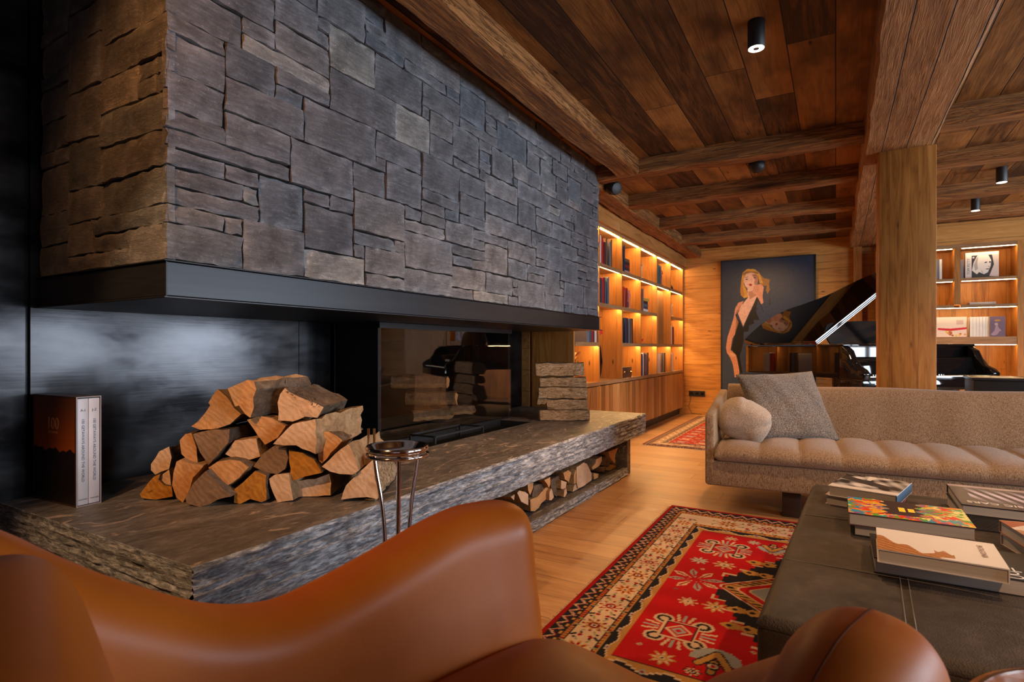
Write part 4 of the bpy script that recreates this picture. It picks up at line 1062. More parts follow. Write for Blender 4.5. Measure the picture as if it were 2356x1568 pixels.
c.poly(pq([(345,200),(392,192),(415,240),(410,300),(385,330),(365,300),(375,260)]), SK*.75)
for (x, y) in ((285, 257), (375, 238)):
    c.poly(pq([(x-18, y+4), (x, y-8), (x+16, y), (x, y+7)]), BK); 
c.line(*pq([(266, 240)])[0], *pq([(300, 228)])[0], .006, HB*.5); c.line(*pq([(355, 215)])[0], *pq([(395, 214)])[0], .006, HB*.5)
c.poly(pq([(305,318),(325,300),(352,318),(335,330),(318,330)]), np.array([.42, .012, .012])); c.line(*pq([(335, 250)])[0], *pq([(340, 290)])[0], .004, SK*.6)
c.poly(pq([(190,520),(250,498),(225,560),(165,650),(192,740),(182,820),(125,920),(102,1050),(165,1112),(120,1112),(60,1082),(50,1020),(70,900),(110,780),(140,680),(155,580)]), SK*1.1)
c.poly(pq([(160,650),(192,740),(182,820),(150,870),(165,760)]), SK*.55)
c.poly(pq([(60,1080),(110,1070),(160,1100),(190,1200),(205,1300),(190,1345),(150,1360),(130,1220),(100,1140)]), SK*1.25)
c.poly(pq([(95,1085),(150,1100),(165,1115),(120,1130)]), SKL)
c.poly(pq([(250,500),(165,640),(178,690),(215,740),(245,805),(300,680),(400,448),(410,500),(385,600),(400,650),(432,712),(360,715),(372,752),(312,775),(305,840),(250,850),(250,940),(225,1060),(205,1120),(238,1312),(205,1312),(172,1120),(110,1040),(150,880),(192,740),(157,660),(165,630),(245,505)]), BK)
c.poly(pq([(225,540),(190,640),(245,770),(300,660),(350,560),(300,520)]), SKL)
c.poly(pq([(355,340),(390,318),(445,308),(477,345),(462,440),(472,520),(450,538),(420,480),(372,410),(352,370)]), SK*1.15)
for k in range(3): c.line(*pq([(372+k*22, 345+k*3)])[0], *pq([(395+k*20, 400+k*6)])[0], .003, SK*.5)
c.line(*pq([(405, 470)])[0], *pq([(475, 620)])[0], .006, BK); c.line(*pq([(548, 400)])[0], *pq([(545, 555)])[0], .006, BK)
c.line(*pq([(385, 480)])[0], *pq([(395, 600)])[0], .007, BK)
c.make('canvas_picture', M_['canvasp'], (PX_0+.0, PY, PZ0), (1, 0, 0), (0, 0, 1), pt)
quickbox('stretcher', PX_0+.003, PX_1-.003, PY+.001, YB-.001, PZ0+.003, PZ1-.003, M_['black'], pt)
f = .013
B().box(PX_0-f, PX_0, PY-.012, YB-.001, PZ0-f, PZ1+f).box(PX_1, PX_1+f, PY-.012, YB-.001, PZ0-f, PZ1+f).box(PX_0, PX_1, PY-.012, YB-.001, PZ0-f, PZ0).box(PX_0, PX_1, PY-.012, YB-.001, PZ1, PZ1+f).make('frame', M_['black'], pt)

# socket strip with cable
sk = thing('wall_socket', 'black triple wall socket low on the oak wall left of the painting', 'socket', (-1.82, YB, .35))
a0 = onY(1585, 898, YB-.012); a1 = onY(1622, 912, YB-.012)
B().box(a0.x, a1.x, YB-.012, YB-.0005, a1.z, a0.z).make('plate', M_['black'], sk, bevel=.002, seg=1)
for k in range(3):
    xx = a0.x+(a1.x-a0.x)*(k+.5)/3; B().lathe((0, 0, 0), [(.024, 0), (.024, .003), (.018, .001)], 16).make('socket_ring', M_['gloss'], sk, M=Matrix.Translation((xx, YB-.012, (a0.z+a1.z)/2)) @ Matrix.Rotation(PI/2, 4, 'X'))
cb = B().tube([(a0.x+.03, YB-.02, a1.z+.03), (a0.x+.02, YB-.03, a1.z-.08), (a0.x+.0, YB-.03, .12), (a0.x+.05, YB-.05, .02), (a0.x+.2, YB-.06, .012)], .004, 6)
tag(cb.make('power_cable', M_['black'], smooth=60), 'thin black cable hanging from the wall socket to the floor', 'cable')

# =================================================================== bookcase in the back wall
b2 = thing('bookcase', 'oak shelf niche in the back wall right of the post', 'bookcase', (1.2, YB-.16, 0)); YF2 = YB-.32
quickbox('back_panel', .44, 1.86, YB-.02, YB-.001, .1, 2.235, M_['case_vx'], b2)
for x in (.44, 1.225, 1.80):
    B().box(x, x+.06, YF2, YB-.02, (1.518 if x == 1.225 else 0), (2.189 if x == 1.225 else 2.235)).make('upright', M_['case_vx'], b2)
B().box(.501, 1.799, YF2+.001, YB-.021, 2.19, 2.235).make('top_panel', M_['case_x'], b2)
B().box(.585, 1.86, YF2-.001, YB-.001, 2.236, ZC).make('header', M_['wallw'], b2)
SH2 = [(1.834, .035), (1.517, .035)]
for z, t in SH2:
    B().box(.50, 1.225, YF2+.004, YB-.02, z-t, z).make('shelf', M_['case_x'], b2); B().box(1.285, 1.80, YF2+.004, YB-.02, z-t, z).make('shelf', M_['case_x'], b2)
B().box(.50, 1.80, YF2+.004, YB-.02, 1.045, 1.137).make('shelf', M_['case_x'], b2)
B().box(.50, 1.80, YF2+.004, YB-.02, .06, .10).make('shelf', M_['case_x'], b2)
for (xa, xb, z) in ((.52, 1.21, 2.19), (1.30, 1.79, 2.19), (.52, 1.21, 1.799), (1.30, 1.79, 1.799), (.52, 1.79, 1.482), (.52, 1.79, 1.045)):
    B().box(xa, xb, YF2+.012, YF2+.020, z-.004, z-.0005).make('led_strip', M_['led2'], b2)
B().box(1.93, 1.945, YB-.335, YB-.320, 1.00, 1.16).make('door_pull', M_['black'], tag(thing('door_panel', 'oak door panel with dark slot pull right of the shelf niche', 'door panel', (2.3, YB-.33, 0)), 'oak door panel with dark slot pull right of the shelf niche', 'door panel'))
B().box(1.885, 2.85, YB-.333, YB-.3205, .02, 2.33).make('panel', M_['case_vx'], bpy.data.objects['door_panel'])
# books there
def fb(u0, u1, v0, v1, y=YF2+.06): a = onY(u0, v0, y); b_ = onY(u1, v1, y); return a.x, b_.x, b_.z, a.z
x0, x1, z0, z1 = fb(2221, 2298, 582, 641); z0 = 1.8345
tb = thing('book', 'black and white portrait book standing face out on the top shelf of the back niche', 'book', ((x0+x1)/2, YF2+.07, z0))
cv = Canvas(x1-x0, z1-z0, .0016, (.72, .66, .60)); w_, h_ = cv.w, cv.h
def R(pts): return [(a*w_, b*h_) for a, b in pts]
cv.poly(R([(.19, 0), (.19, .88), (.96, .88), (.90, .2), (.97, 0)]), (.05, .045, .045))
cv.poly(R([(.72, .05), (.86, .5), (.80, .88), (1.0, .9), (1.0, 0)]), (.62, .52, .47))
cv.poly(R([(.20, .30), (.25, .60), (.36, .86), (.55, .94), (.70, .86), (.78, .66), (.76, .45), (.68, .20), (.58, .12), (.42, .22), (.35, .14), (.27, .22)]), (.74, .68, .62))
cv.poly(R([(.26, .5), (.33, .75), (.40, .84), (.36, .6), (.38, .35), (.30, .28)]), (.40, .36, .33))
cv.poly(R([(.58, .60), (.66, .62), (.65, .57), (.58, .56)]), (.04, .04, .04)); cv.poly(R([(.72, .62), (.77, .62), (.76, .56), (.71, .57)]), (.04, .04, .04))
cv.poly(R([(.62, .34), (.72, .35), (.70, .31), (.62, .31)]), (.06, .05, .05)); cv.poly(R([(.55, .12), (.68, .20), (.76, .42), (.78, .30), (.72, .1)]), (.05, .045, .045))
cv.poly(R([(.70, .45), (.73, .40), (.69, .40)]), (.2, .15, .13)); cv.poly(R([(.45, .40), (.50, .22), (.55, .16), (.48, .30)]), (.15, .12, .12))
st_ = [(.245+(.045 if k % 2 == 0 else .018)*math.sin(2*PI*k/10), .80+(.045 if k % 2 == 0 else .018)*math.cos(2*PI*k/10)*w_/h_) for k in range(10)]
cv.poly(R(st_), (.8, .76, .7))
cv.make('cover', M_['print'], (x0, YF2+.0595, z0), (1, 0, 0), (0, 0, 1), tb)
quickbox('pages', x0+.002, x1-.003, YF2+.063, YF2+.092, z0+.002, z1-.002, M_['paper'], tb)
B().box(x0, x1, YF2+.060, YF2+.063, z0, z1).box(x0, x1, YF2+.092, YF2+.095, z0, z1).box(x0-.003, x0, YF2+.060, YF2+.095, z0, z1).make('boards', colmat(CD['grey']), tb)
text('title', 'TOM PETTY', .036, colmat((.03, .03, .03), .5, 'ink'), Matrix(((0, -1, 0, x0+w_*.10), (0, 0, -1, YF2+.0588), (1, 0, 0, z0+h_*.46), (0, 0, 0, 1))), tb, xs=1.0)
x0, x1, z0, z1 = fb(2212, 2220, 584, 641)
for k, cn in enumerate(['grey', 'black']):
    mini_book(x0-.035*k-.012, x0-.035*k+.02, YF2+.06, YF2+.22, 1.8345, 2.06-.02*k, cn, f'{cn} upright book left of the face-out portrait book in the back niche', 'books on the top shelf of the back niche', '-y')
x0, x1, z0, z1 = fb(2230, 2291, 696, 702)
mini_book(x0, x1, YF2+.05, YF2+.22, 1.5175, 1.545, 'white', 'thin white book lying alone on the middle shelf of the back niche', 'books in the back niche', 'flat')
x0, x1, z0, z1 = fb(2231, 2283, 727, 775)
nb = 7; dx_ = (x1-x0)/nb
for k in range(nb):
    mini_book(x0+k*dx_+.001, x0+(k+1)*dx_-.001, YF2+.05, YF2+.21, 1.1375, 1.1375+.235, 'white', f'white-spined volume, {ORD[k]} from the left in the row above the piano', 'white volumes in the back niche', '-y')
x0, x1, z0, z1 = fb(2276, 2312, 727, 775)
pb = thing('book', 'purple-grey picture book standing face out right of the white volumes', 'book', ((x0+x1)/2, YF2+.04, 1.1375))
cv = Canvas(x1-x0, .235, .003, (.16, .10, .14)); w_, h_ = cv.w, cv.h
cv.disc(.5*w_, .80*h_, .03, (.45, .22, .05), .012); cv.poly(R([(.05, .1), (.3, .3), (.4, .6), (.5, .62), (.55, .45), (.75, .3), (.6, .25), (.5, .12), (.3, .05)]), (.38, .24, .28)); cv.disc(.42*w_, .62*h_, .016, (.5, .32, .3))
cv.make('cover', M_['print'], (x0, YF2+.0345, 1.1375), (1, 0, 0), (0, 0, 1), pb)
B().box(x0, x1, YF2+.035, YF2+.048, 1.1375, 1.3725).make('pages', M_['paper'], pb)
x0, x1, z0, z1 = fb(2150, 2224, 727, 775)
mg = thing('magazine', 'pale magazine with red band standing face out behind the piano lid prop', 'magazine', ((x0+x1)/2, YF2+.06, 1.1375))
cv = Canvas(x1-x0, .24, .003, (.78, .62, .48)); w_, h_ = cv.w, cv.h
cv.poly(R([(.1, .36), (.5, .30), (1, .38), (1, .48), (.5, .42), (.1, .46)]), (.65, .02, .03)); cv.poly(R([(.68, .62), (.9, .62), (.9, .85), (.68, .85)]), (.62, .42, .34))
for k in range(14): cv.disc((.3+.68*rb.random())*w_, (.04+.24*rb.random())*h_, .012, [(.7, .3, .05), (.4, .12, .05), (.75, .5, .1)][k % 3])
cv.make('cover', M_['print'], (x0, YF2+.0545, 1.1375), (1, 0, 0), (0, 0, 1), mg)
B().box(x0, x1, YF2+.055, YF2+.062, 1.1375, 1.3775).make('pages', M_['paper'], mg)
for k, (xx, cn) in enumerate(((1.09, 'white'), (1.06, 'grey'), (1.03, 'pale'))):
    mini_book(xx, xx+.026, YF2+.05, YF2+.22, 1.8345, 2.08, cn, f'{cn} upright book left of the niche divider, behind the tip of the piano lid', 'books in the left part of the back niche', '-y')
# =================================================================== grand piano
KX, KY = Vector((.78, .626, 0)).normalized(), Vector((-.626, .78, 0)).normalized()
PO = Vector((.22, 6.20, 0))
MP = Matrix(((KX.x, KY.x, 0, PO.x), (KX.y, KY.y, 0, PO.y), (0, 0, 1, 0), (0, 0, 0, 1)))
pn = thing('grand_piano', 'black lacquered grand piano with raised lid in front of the painting', 'piano', tuple(MP @ Vector((.75, 1.0, 0))))
def arc(pts, n=8):
    """Catmull-Rom through pts"""
    P = [Vector(p) for p in pts]; out = []
    for i in range(len(P)-1):
        a = P[max(i-1, 0)]; b_ = P[i]; c_ = P[i+1]; d_ = P[min(i+2, len(P)-1)]
        for k in range(n):
            t = k/n; out.append(.5*((2*b_)+(c_-a)*t+(2*a-5*b_+4*c_-d_)*t*t+(3*b_-a-3*c_+d_)*t**3))
    out.append(P[-1]); return out
curve = arc([(1.50, .30), (1.50, .62), (1.46, .95), (1.28, 1.25), (1.02, 1.48), (.86, 1.75), (.74, 2.0), (.52, 2.13), (.28, 2.13), (.07, 2.05), (0, 1.88)], 6)
rimo = [(0, .30)] + [tuple(p) for p in curve][::1]
out2 = [(x, y) for x, y in rimo]
B().prism([(x, y, .70) for x, y in out2], (0, 0, .32)).make('case', M_['gloss'], pn, MP, smooth=30)
# rim moulding
b = B(); b.tube([(x, y, 1.02) for x, y in out2], .010, 6); b.make('rim_moulding', M_['gloss'], pn, MP, smooth=60)
B().box(0, 1.5, 0, .32, .60, .70).make('keybed', M_['gloss'], pn, MP, bevel=.008)
for xa in (0, 1.42):
    pr = [(xa, 0.0, .70), (xa, -.01, .76), (xa, .03, .80), (xa, .10, .83), (xa, .16, .90), (xa, .20, .98), (xa, .26, 1.02), (xa, .32, 1.02), (xa, .32, .70)]
    B().prism(pr, (.08, 0, 0)).make('arm', M_['gloss'], pn, MP, bevel=.008)
B().box(.08, 1.42, .03, .17, .70, .735).make('white_keys', plain('ivory_keys', (.75, .72, .66), .15), pn, MP, bevel=.002, seg=1)
kb = B(); q = 0
for k in range(51):
    if k % 7 in (0, 1, 3, 4, 5): kb.box(.08+1.34*(k+1)/52-.006, .08+1.34*(k+1)/52+.006, .08, .17, .736, .748)
kb.make('black_keys', M_['gloss'], pn, MP)
B().box(.08, 1.42, .012, .03, .70, .725).make('key_slip', M_['gloss'], pn, MP)
B().prism([(.08, .17, .735), (.08, .20, .90), (.08, .225, .915), (.08, .25, .90), (.08, .25, .735)], (1.34, 0, 0)).make('fallboard', M_['gloss'], pn, MP, bevel=.004)
fb_ = bpy.data.objects['fallboard']
text('fallboard_lettering', 'BECHSTEIN', .045, colmat((.75, .70, .6), .3, 'inlay'), MP @ Matrix(((1, 0, 0, .62), (0, .12, -.99, .181), (0, .99, .12, .82), (0, 0, 0, 1))), fb_)
B().box(.0, 1.5, .25, .62, 1.02, 1.045).make('front_lid', M_['gloss'], pn, MP, bevel=.006)
# music desk with scrolled ends
md = arc([(.14, 0), (.10, .10), (.14, .20), (.30, .235), (.75, .25), (1.20, .235), (1.36, .20), (1.40, .10), (1.36, 0)], 5)
B().prism([(p.x, .60+p.y*.25, 1.045+p.y) for p in md], (0, .018, 0)).make('music_desk', M_['gloss'], pn, MP)
# lid, hinged on the bass side
th = math.radians(36); ct, sn = math.cos(th), math.sin(th)
def lid(x, y, dz=0): return (x*ct - dz*sn, y, 1.04 + x*sn + dz*ct)
lo = [(0, .62)] + [(1.50, .62)] + [tuple(p) for p in curve if p.y > .66]
lo = [(x+.012*(1 if x > .8 else -1)*0, y) for x, y in lo]
nv = Vector((-sn*.024, 0, ct*.024))
B().prism([lid(x, y) for x, y in lo], nv).make('lid', M_['gloss'], pn, MP, bevel=.003, seg=1)
B().prism([lid(x, y, .026) for x, y in ((0, .62), (1.50, .62), (1.50, .98), (0, .98))], nv*.8).make('lid_flap', M_['gloss'], pn, MP, bevel=.003, seg=1)
b = B(); b.tube([(1.43, .72, 1.02), lid(1.22, .78, 0)], .013, 8); b.make('lid_prop', M_['gloss'], pn, MP, smooth=60)
b = B(); b.tube([lid(0, .615, .004), lid(1.5, .615, .004)], .005, 6).tube([lid(0, .615, .044), lid(1.5, .615, .044)], .005, 6); b.make('edge_glint', M_['chrome'], bpy.data.objects['lid'], MP, smooth=60)  # chrome lines added to stand for glints on the glossy lid edges
for (x, y) in ((.14, .42), (1.36, .42), (.48, 1.80)):
    z0_ = .0115 if x != 1.36 else 0
    b = B().lathe((x, y, z0_), [(.012, .0), (.025, .005), (.03, .05), (.045, .075), (.04, .12), (.055, .16), (.065, .30), (.085, .45), (.08, .50), (.10, .53), (.10, .70-z0_)], 12)
    b.make('leg', M_['gloss'], pn, MP, smooth=40)
B().box(.66, .84, .50, .56, .12, .70).box(.62, .88, .44, .60, .10, .15).box(.68, .70, .34, .46, .06, .09).box(.74, .76, .34, .46, .06, .09).box(.80, .82, .34, .46, .06, .09).make('pedal_lyre', M_['gloss'], pn, MP)

# black boxy cabinet behind the sofa
q0 = onD(2240, 868, 4.05); z_ = q0.z
Mc = frame2((q0.x, q0.y, 0), -2)
cn = thing('side_cabinet', 'low black cabinet behind the sofa right of the post', 'cabinet', (q0.x+.4, q0.y+.2, 0))
B().box(0, .85, 0, .42, .06, z_-.02).make('body', M_['black'], cn, Mc, bevel=.008)
B().box(-.01, .86, -.01, .43, z_-.02, z_).make('top', plain('black_satin_top', (.03, .03, .034), .25), cn, Mc, bevel=.006)
for x in (.03, .78):
    for y in (.03, .36): B().box(x, x+.04, y, y+.04, 0, .06).make('foot', M_['black'], cn, Mc)
B().box(.42, .425, -.002, .001, .08, z_-.03).make('door_gap', M_['gloss'], bpy.data.objects['body'], Mc)

# =================================================================== sofa
MS = frame2((-.69, 3.57, 0), 3.4)
sf = thing('sofa', 'long low sand-coloured tweed sofa with a channel-tufted seat', 'sofa', tuple(MS @ Vector((1.4, .4, 0))))
SL = 2.9
B().box(0, SL, .0, .84, .165, .318).make('base', M_['tweed'], sf, MS, bevel=.014, seg=3)
pr = [(0, .0, .17), (0, 0, .585), (0, .03, .605), (0, .45, .655), (0, .80, .70), (0, .84, .17)]
for xa in (-.004, SL-.05): B().prism([(xa+p[0], p[1], p[2]) for p in pr], (.052, 0, 0)).make('arm', M_['tweed'], sf, MS, bevel=.012, seg=3)
# back: softly bowed upholstery
P = []; nx = 90; rs = random.Random(4)
ph = [rs.uniform(0, 6) for _ in range(6)]
for i in range(nx+1):
    x = .05+(SL-.1)*i/nx; wv = .006*math.sin(x*9+ph[0])+.004*math.sin(x*23+ph[1])+.004*math.sin(x*5+ph[2])
    zt = .735+.004*math.sin(x*7+ph[3]); row = []
    for (y, z) in ((.86, .18), (.875, .45), (.885, zt-.03), (.875, zt-.008), (.855, zt), (.825, zt-.004), (.80, zt-.02), (.765, zt-.09), (.725, .56), (.69, .46), (.67, .38), (.67, .30)):
        row.append((x, y-wv*(1 if z < zt-.03 and y < .8 else .2), z))
    P.append(row)
b = B().grid(P); m = len(P[0]); b.f.append(list(range(m))); b.m.append(0); b.f.append([nx*m+k for k in reversed(range(m))]); b.m.append(0)
b.make('backrest', M_['tweed'], sf, MS, smooth=60, fix=True)
# seat cushion with channels
P = []; CH = .212; x0c, x1c = .055, SL-.055; nx = 200
for i in range(nx+1):
    x = x0c+(x1c-x0c)*i/nx; u = ((x-.09)/CH) % 1; bu = (abs(math.sin(PI*u)))**.45
    ed = min(1, min(x-x0c, x1c-x)/.03); ed = math.sqrt(max(0, 1-(1-ed)**2)); row = []
    for (y, z, wgt) in ((.68, .322, 0), (.15, .320, 0), (.0, .320, 0), (-.022, .330, 0), (-.030, .352, .1), (-.028, .375, .25), (-.012, .398, .5), (.02, .412, .85), (.08, .418, 1), (.2, .420, 1), (.35, .420, 1), (.5, .418, 1), (.62, .412, 1), (.68, .40, .8), (.71, .37, 0), (.71, .33, 0)):
        zz = z + wgt*(.022*bu-.012); row.append((x, y - .010*bu*(1 if y < .02 and z > .34 else 0), .345+(zz-.345)*(.5+.5*ed)))
    row.append(row[0]); P.append(row)
b = B().grid(P); m = len(P[0])
b.f.append(list(range(m-1))); b.m.append(0); b.f.append([nx*m+k for k in reversed(range(m-1))]); b.m.append(0)
b.make('seat_cushion', M_['tweed'], sf, MS, smooth=70, fix=True)
for x in (.42, SL-.46):
    for y in (.10, .66): B().box(x, x+.10, y, y+.05, .0, .166).make('leg', plain('dark_walnut_leg', (.03, .014, .009), .4), sf, MS, bevel=.004)
# cushions on the sofa
def quad_pillow(BL, BR, TR, TL, t, name, mat, label, res=26, wr=.004, seed=1, grav=0):
    rn = random.Random(seed); n0 = ((BR-BL).cross(TL-BL)).normalized(); A = []; Bk = []
    ph = [rn.uniform(0, 6) for _ in range(8)]
    for i in range(res+1):
        r1 = []; r2_ = []
        for j in range(res+1):
            u = i/res*2-1; v = j/res*2-1
            pin = 1-.045*(1-u*u)*(abs(v)**3)-.0; pin2 = 1-.045*(1-v*v)*(abs(u)**3)
            uu = (u*pin2+1)/2; vv = (v*pin+1)/2
            p = (BL*(1-uu)+BR*uu)*(1-vv)+(TL*(1-uu)+TR*uu)*vv
            f = (max(0, 1-abs(u)**2.6)*max(0, 1-abs(v)**2.6))**.55
            w_ = wr*(math.sin(u*7+ph[0]+v*3)+math.sin(v*9+ph[1]-u*4)+.6*math.sin(u*17+v*5+ph[2]))*f**.3
            r1.append(p+n0*(t*f+w_)); r2_.append(p-n0*(t*f*.8))
        A.append(r1); Bk.append(r2_[::-1])
    b = B().grid(A).grid(Bk)
    return b.make(name, mat, None, fix=True, smooth=170)
o = quad_pillow(onD(1746, 1010, 3.60), onD(1933, 1014, 3.58), onD(1868, 853, 3.92), onD(1692, 861, 3.86), .075, 'throw_pillow', M_['boucle'], '', seed=3)
o.data.flip_normals(); tag(o, 'large square grey boucle pillow leaning against the sofa back', 'pillow')
b = cushion(0, 0, 0, .152, .105, .128, 3.4, 64, 40, q=2.9)
vs = []
for x, y, z in b.v:
    w_ = .007*(math.sin(x*30+z*24)+.7*math.sin(z*46-y*22))-.012*math.exp(-((x-.02+z*.5)/.018)**2)-.010*math.exp(-((z+.03-x*.7)/.015)**2); r_ = 1+w_*4
    vs.append((x*r_, y*r_, z*r_))
b.v = vs
mp = MS @ Matrix.Translation((.205, .235, .545)) @ Euler((math.radians(14), math.radians(24), math.radians(8))).to_matrix().to_4x4()
o = b.make('throw_pillow', fabric('pale_linen_tweed', (.24, .17, .12), (.42, .32, .24), (.54, .44, .35), (200, 200, 200), .35), None, mp, smooth=120, fix=True)
tag(o, 'small pale rounded pillow tucked against the left arm of the sofa', 'pillow')

# =================================================================== coffee table (leather block) and its books
MT = frame2((-.16, 1.41, 0), -2.5)
ct_ = thing('coffee_table', 'large square coffee table upholstered in dark waxed leather', 'coffee table', tuple(MT @ Vector((.7, .75, 0))))
B().box(0, 1.5, 0, 1.53, .06, .365).make('body', M_['dleather'], ct_, MT, bevel=.02, seg=3)
B().box(.06, 1.44, .06, 1.47, .0135, .06).make('recessed_base', M_['black'], ct_, MT)
# loose leather top: sagging panels with raised seams
P = []; n = 96; rs = random.Random(2)
ph = [rs.uniform(0, 6) for _ in range(8)]
for i in range(n+1):
    row = []
    for j in range(n+1):
        x = 1.5*i/n; y = 1.53*j/n
        e = min(x, 1.5-x, y, 1.53-y); r_ = min(1, e/.02)
        z = .380-.016*(1-r_)**2 + .0012*(math.sin(x*11+ph[0]+y*3)+math.sin(y*13+ph[1]-x*5)) 
        for s_ in (.30, .78, 1.2):
            z -= .0035*math.exp(-((x-s_)/.006)**2)
        for s_ in (.42, .95): z -= .0035*math.exp(-((y-s_-.01*math.sin(x*6))/.006)**2)
        row.append((x, y, z))
    P.append(row)
pm = [(0, 0)]; b = B().grid(P)
m = n+1; loop = [i*m for i in range(m)] + [n*m+j for j in range(1, m)] + [i*m+n for i in range(n-1, -1, -1)] + [j for j in range(n-1, 0, -1)]
o0 = len(b.v)
for k in loop: x, y, z = b.v[k]; b.v.append((x, y, .355))
L_ = len(loop)
for k in range(L_):
    k2 = (k+1) % L_; b.f.append([loop[k], loop[k2], o0+k2, o0+k]); b.m.append(0)
lt_ = b.make('leather_top', M_['dleather'], ct_, MT, smooth=50, fix=True)
seam = colmat((.13, .11, .09), .6, 'seam_thread'); b = B()
for s_ in (.30, .78, 1.2):
    for q in (-.009, .009): b.tube([(s_+q, .01+1.51*k/60, .3795) for k in range(61)], .0014, 4)
for s_ in (.42, .95):
    for q in (.009,): b.tube([(.01+1.48*k/60, s_+q+.01*math.sin((.01+1.48*k/60)*6), .3795) for k in range(61)], .0012, 4)
b.make('stitching', seam, lt_, MT)

def table_book(origin, ang, w, l, z0, t, cover, label, spine='left', pages=True, skew=0, board=None, sp_mat=None):
    """lying book: origin = front-left corner, w along local x, l along local y"""
    M = frame2((origin[0], origin[1], z0), ang)
    bk = thing('book', label, 'book', tuple(M @ Vector((w/2, l/2, 0))), 'coffee table books')
    bt = .0025; bd = board or cover
    B().box(0, w, 0, l, 0, bt).make('cover', bd, bk, M); 
    o = B().box(0, w, 0, l, t-bt, t).make('cover', bd, bk, M)
    s = .004
    x0, x1, y0, y1 = s, w-s, s, l-s
    if spine == 'left': x0 = 0
    if spine == 'right': x1 = w
    if spine == 'back': y1 = l
    if spine == 'front': y0 = 0
    B().box(x0+(.003 if spine == 'left' else 0), x1-(.003 if spine == 'right' else 0), y0, y1-(.003 if spine == 'back' else 0), bt, t-bt).make('pages', M_['paper'], bk, M)
    sb_ = {'left': (0, .003, 0, l), 'right': (w-.003, w, 0, l), 'back': (0, w, l-.003, l), 'front': (0, w, 0, .003)}[spine]
    B().box(*sb_, bt, t-bt).make('spine', sp_mat or bd, bk, M)
    return o, M, t
def cover_art(bk, M, w, l, t, cv):
    O = M @ Vector((0, 0, t+.0006)); ux = (M.to_3x3() @ Vector((1, 0, 0))); uy = (M.to_3x3() @ Vector((0, 1, 0)))
    return cv.make('cover_picture', M_['print'], tuple(O), tuple(ux), tuple(uy), bk)
ZT = .3805
W_ = colmat((.78, .72, .66), .4, 'white_board'); K_ = colmat((.02, .018, .018), .4, 'black_board'); R_ = colmat((.5, .02, .03), .4, 'red_board')
# big dark book under the white one
bB, mB, tB = table_book((.0914, 1.845), 0, .385, .235, ZT, .042, K_, 'wide dark book with outlined white letters, underneath the white desert book', 'right')
for k, ch in enumerate('OO'):
    b = B(); b.lathe((0, 0, 0), [(.0125, 0), (.0155, 0), (.0155, .0006), (.0125, .0006)], 24, close=True)
    b.make('outline_letter', W_, bB, mB @ Matrix.Translation((.300-k*.004, .020+k*.028, tB+.0002)) @ Matrix.Diagonal((1.3, .85, 1, 1)))
text('outline_letter', 'L', .04, W_, mB @ Matrix.Translation((.315, .075, tB+.0004)), bB)
bA, mA, tA = table_book((.0975, 1.806), -2.2, .272, .212, ZT+.0428, .036, W_, 'white book with a brown desert dune on its cover, nearest on the table', 'right')
cv = Canvas(.272, .212, .0012, (.78, .72, .67)); X, Y = cv.X/.272, cv.Y/.212
nz = np.random.rand(*X.shape)
d1 = (Y < .62-1.25*X+.06*np.sin(X*30)) | (Y < .12*np.sin(X*9)*(X < .35))
rgt = (X > .28) & (X < .62) & (Y < .02+.85*(X-.28)*(X < .47)+(X >= .47)*(.30-.5*(X-.47)+.05*np.sin(X*60))) & (Y > (X-.33)*.35-.02)
for mk in (d1, rgt):
    cc = np.array([.42, .17, .055])*(0.55+.9*nz[..., None]*1.0)*(.75+.5*np.sin(X*22+Y*30)[..., None]**2); cv.c[mk] = cc[mk]
cover_art(bA, mA, .272, .212, tA, cv)
MA2 = mA @ Matrix.Translation((.235, .12, tA+.0009)) @ Matrix.Rotation(-PI/2, 4, 'Z')
text('title', 'PATAGONIA', .019, colmat((.22, .13, .09), .5, 'brown_ink'), MA2, bA, ext=.0002)
# colourful book on a dark one
bD, mD, tD = table_book((.052, 2.18), -1, .30, .22, ZT, .036, K_, 'thick dark book hidden under the multicoloured book', 'back')
bC, mC, tC = table_book((.037, 2.165), 0, .331, .232, ZT+.0368, .040, colmat((.10, .05, .04), .4, 'dark_board'), 'thick book with a wildly multicoloured painted cover and yellow title', 'back')
cv = Canvas(.331, .232, .0013, (.05, .03, .03)); X = cv.X/.331-.47; Y = cv.Y/.232-.55
ang = np.arctan2(Y, X*1.3); rad = np.hypot(X*1.3, Y)
pal = np.array([(.75, .09, .02), (.80, .38, .02), (.80, .65, .08), (.10, .38, .04), (.03, .28, .42), (.70, .04, .02), (.85, .72, .25), (.30, .08, .25), (.80, .25, .03), (.05, .35, .35)])
idx = (np.floor((ang*5.5+2.6*np.sin(ang*3)+1.2*np.sin(rad*14+ang*4)))).astype(int) % 10
sec = np.floor((ang+.10*np.sin(rad*22+ang*5)+.05*np.sin(rad*60+ang*17))*7.5)
hs = np.abs(np.sin(sec*12.9898)*43758.5)%1
idx2 = ((hs*10).astype(int) + np.floor(rad*(4+3*hs)+hs*5+.3*np.sin(ang*31)).astype(int)*3) % 10
hole = (np.abs(X) < .13+.10*np.abs(Y)+.03*np.sin(Y*30)) & (Y > -.35)
cv.c[:] = pal[idx2]; cv.c[hole] = (.04, .025, .03)
cv.c *= (.75+.5*np.random.rand(*X.shape))[..., None].astype(np.float32)
cover_art(bC, mC, .331, .232, tC, cv)
for k in range(2):
    b = B().box(-.009, .009, -.030+.006*k, .026-.006*k, 0, .0004); b.make('title_block', colmat((.85, .65, .05), .5, 'yellow_ink'), bC, mC @ Matrix.Translation((.155+k*.026, .122, tC+.0009)))
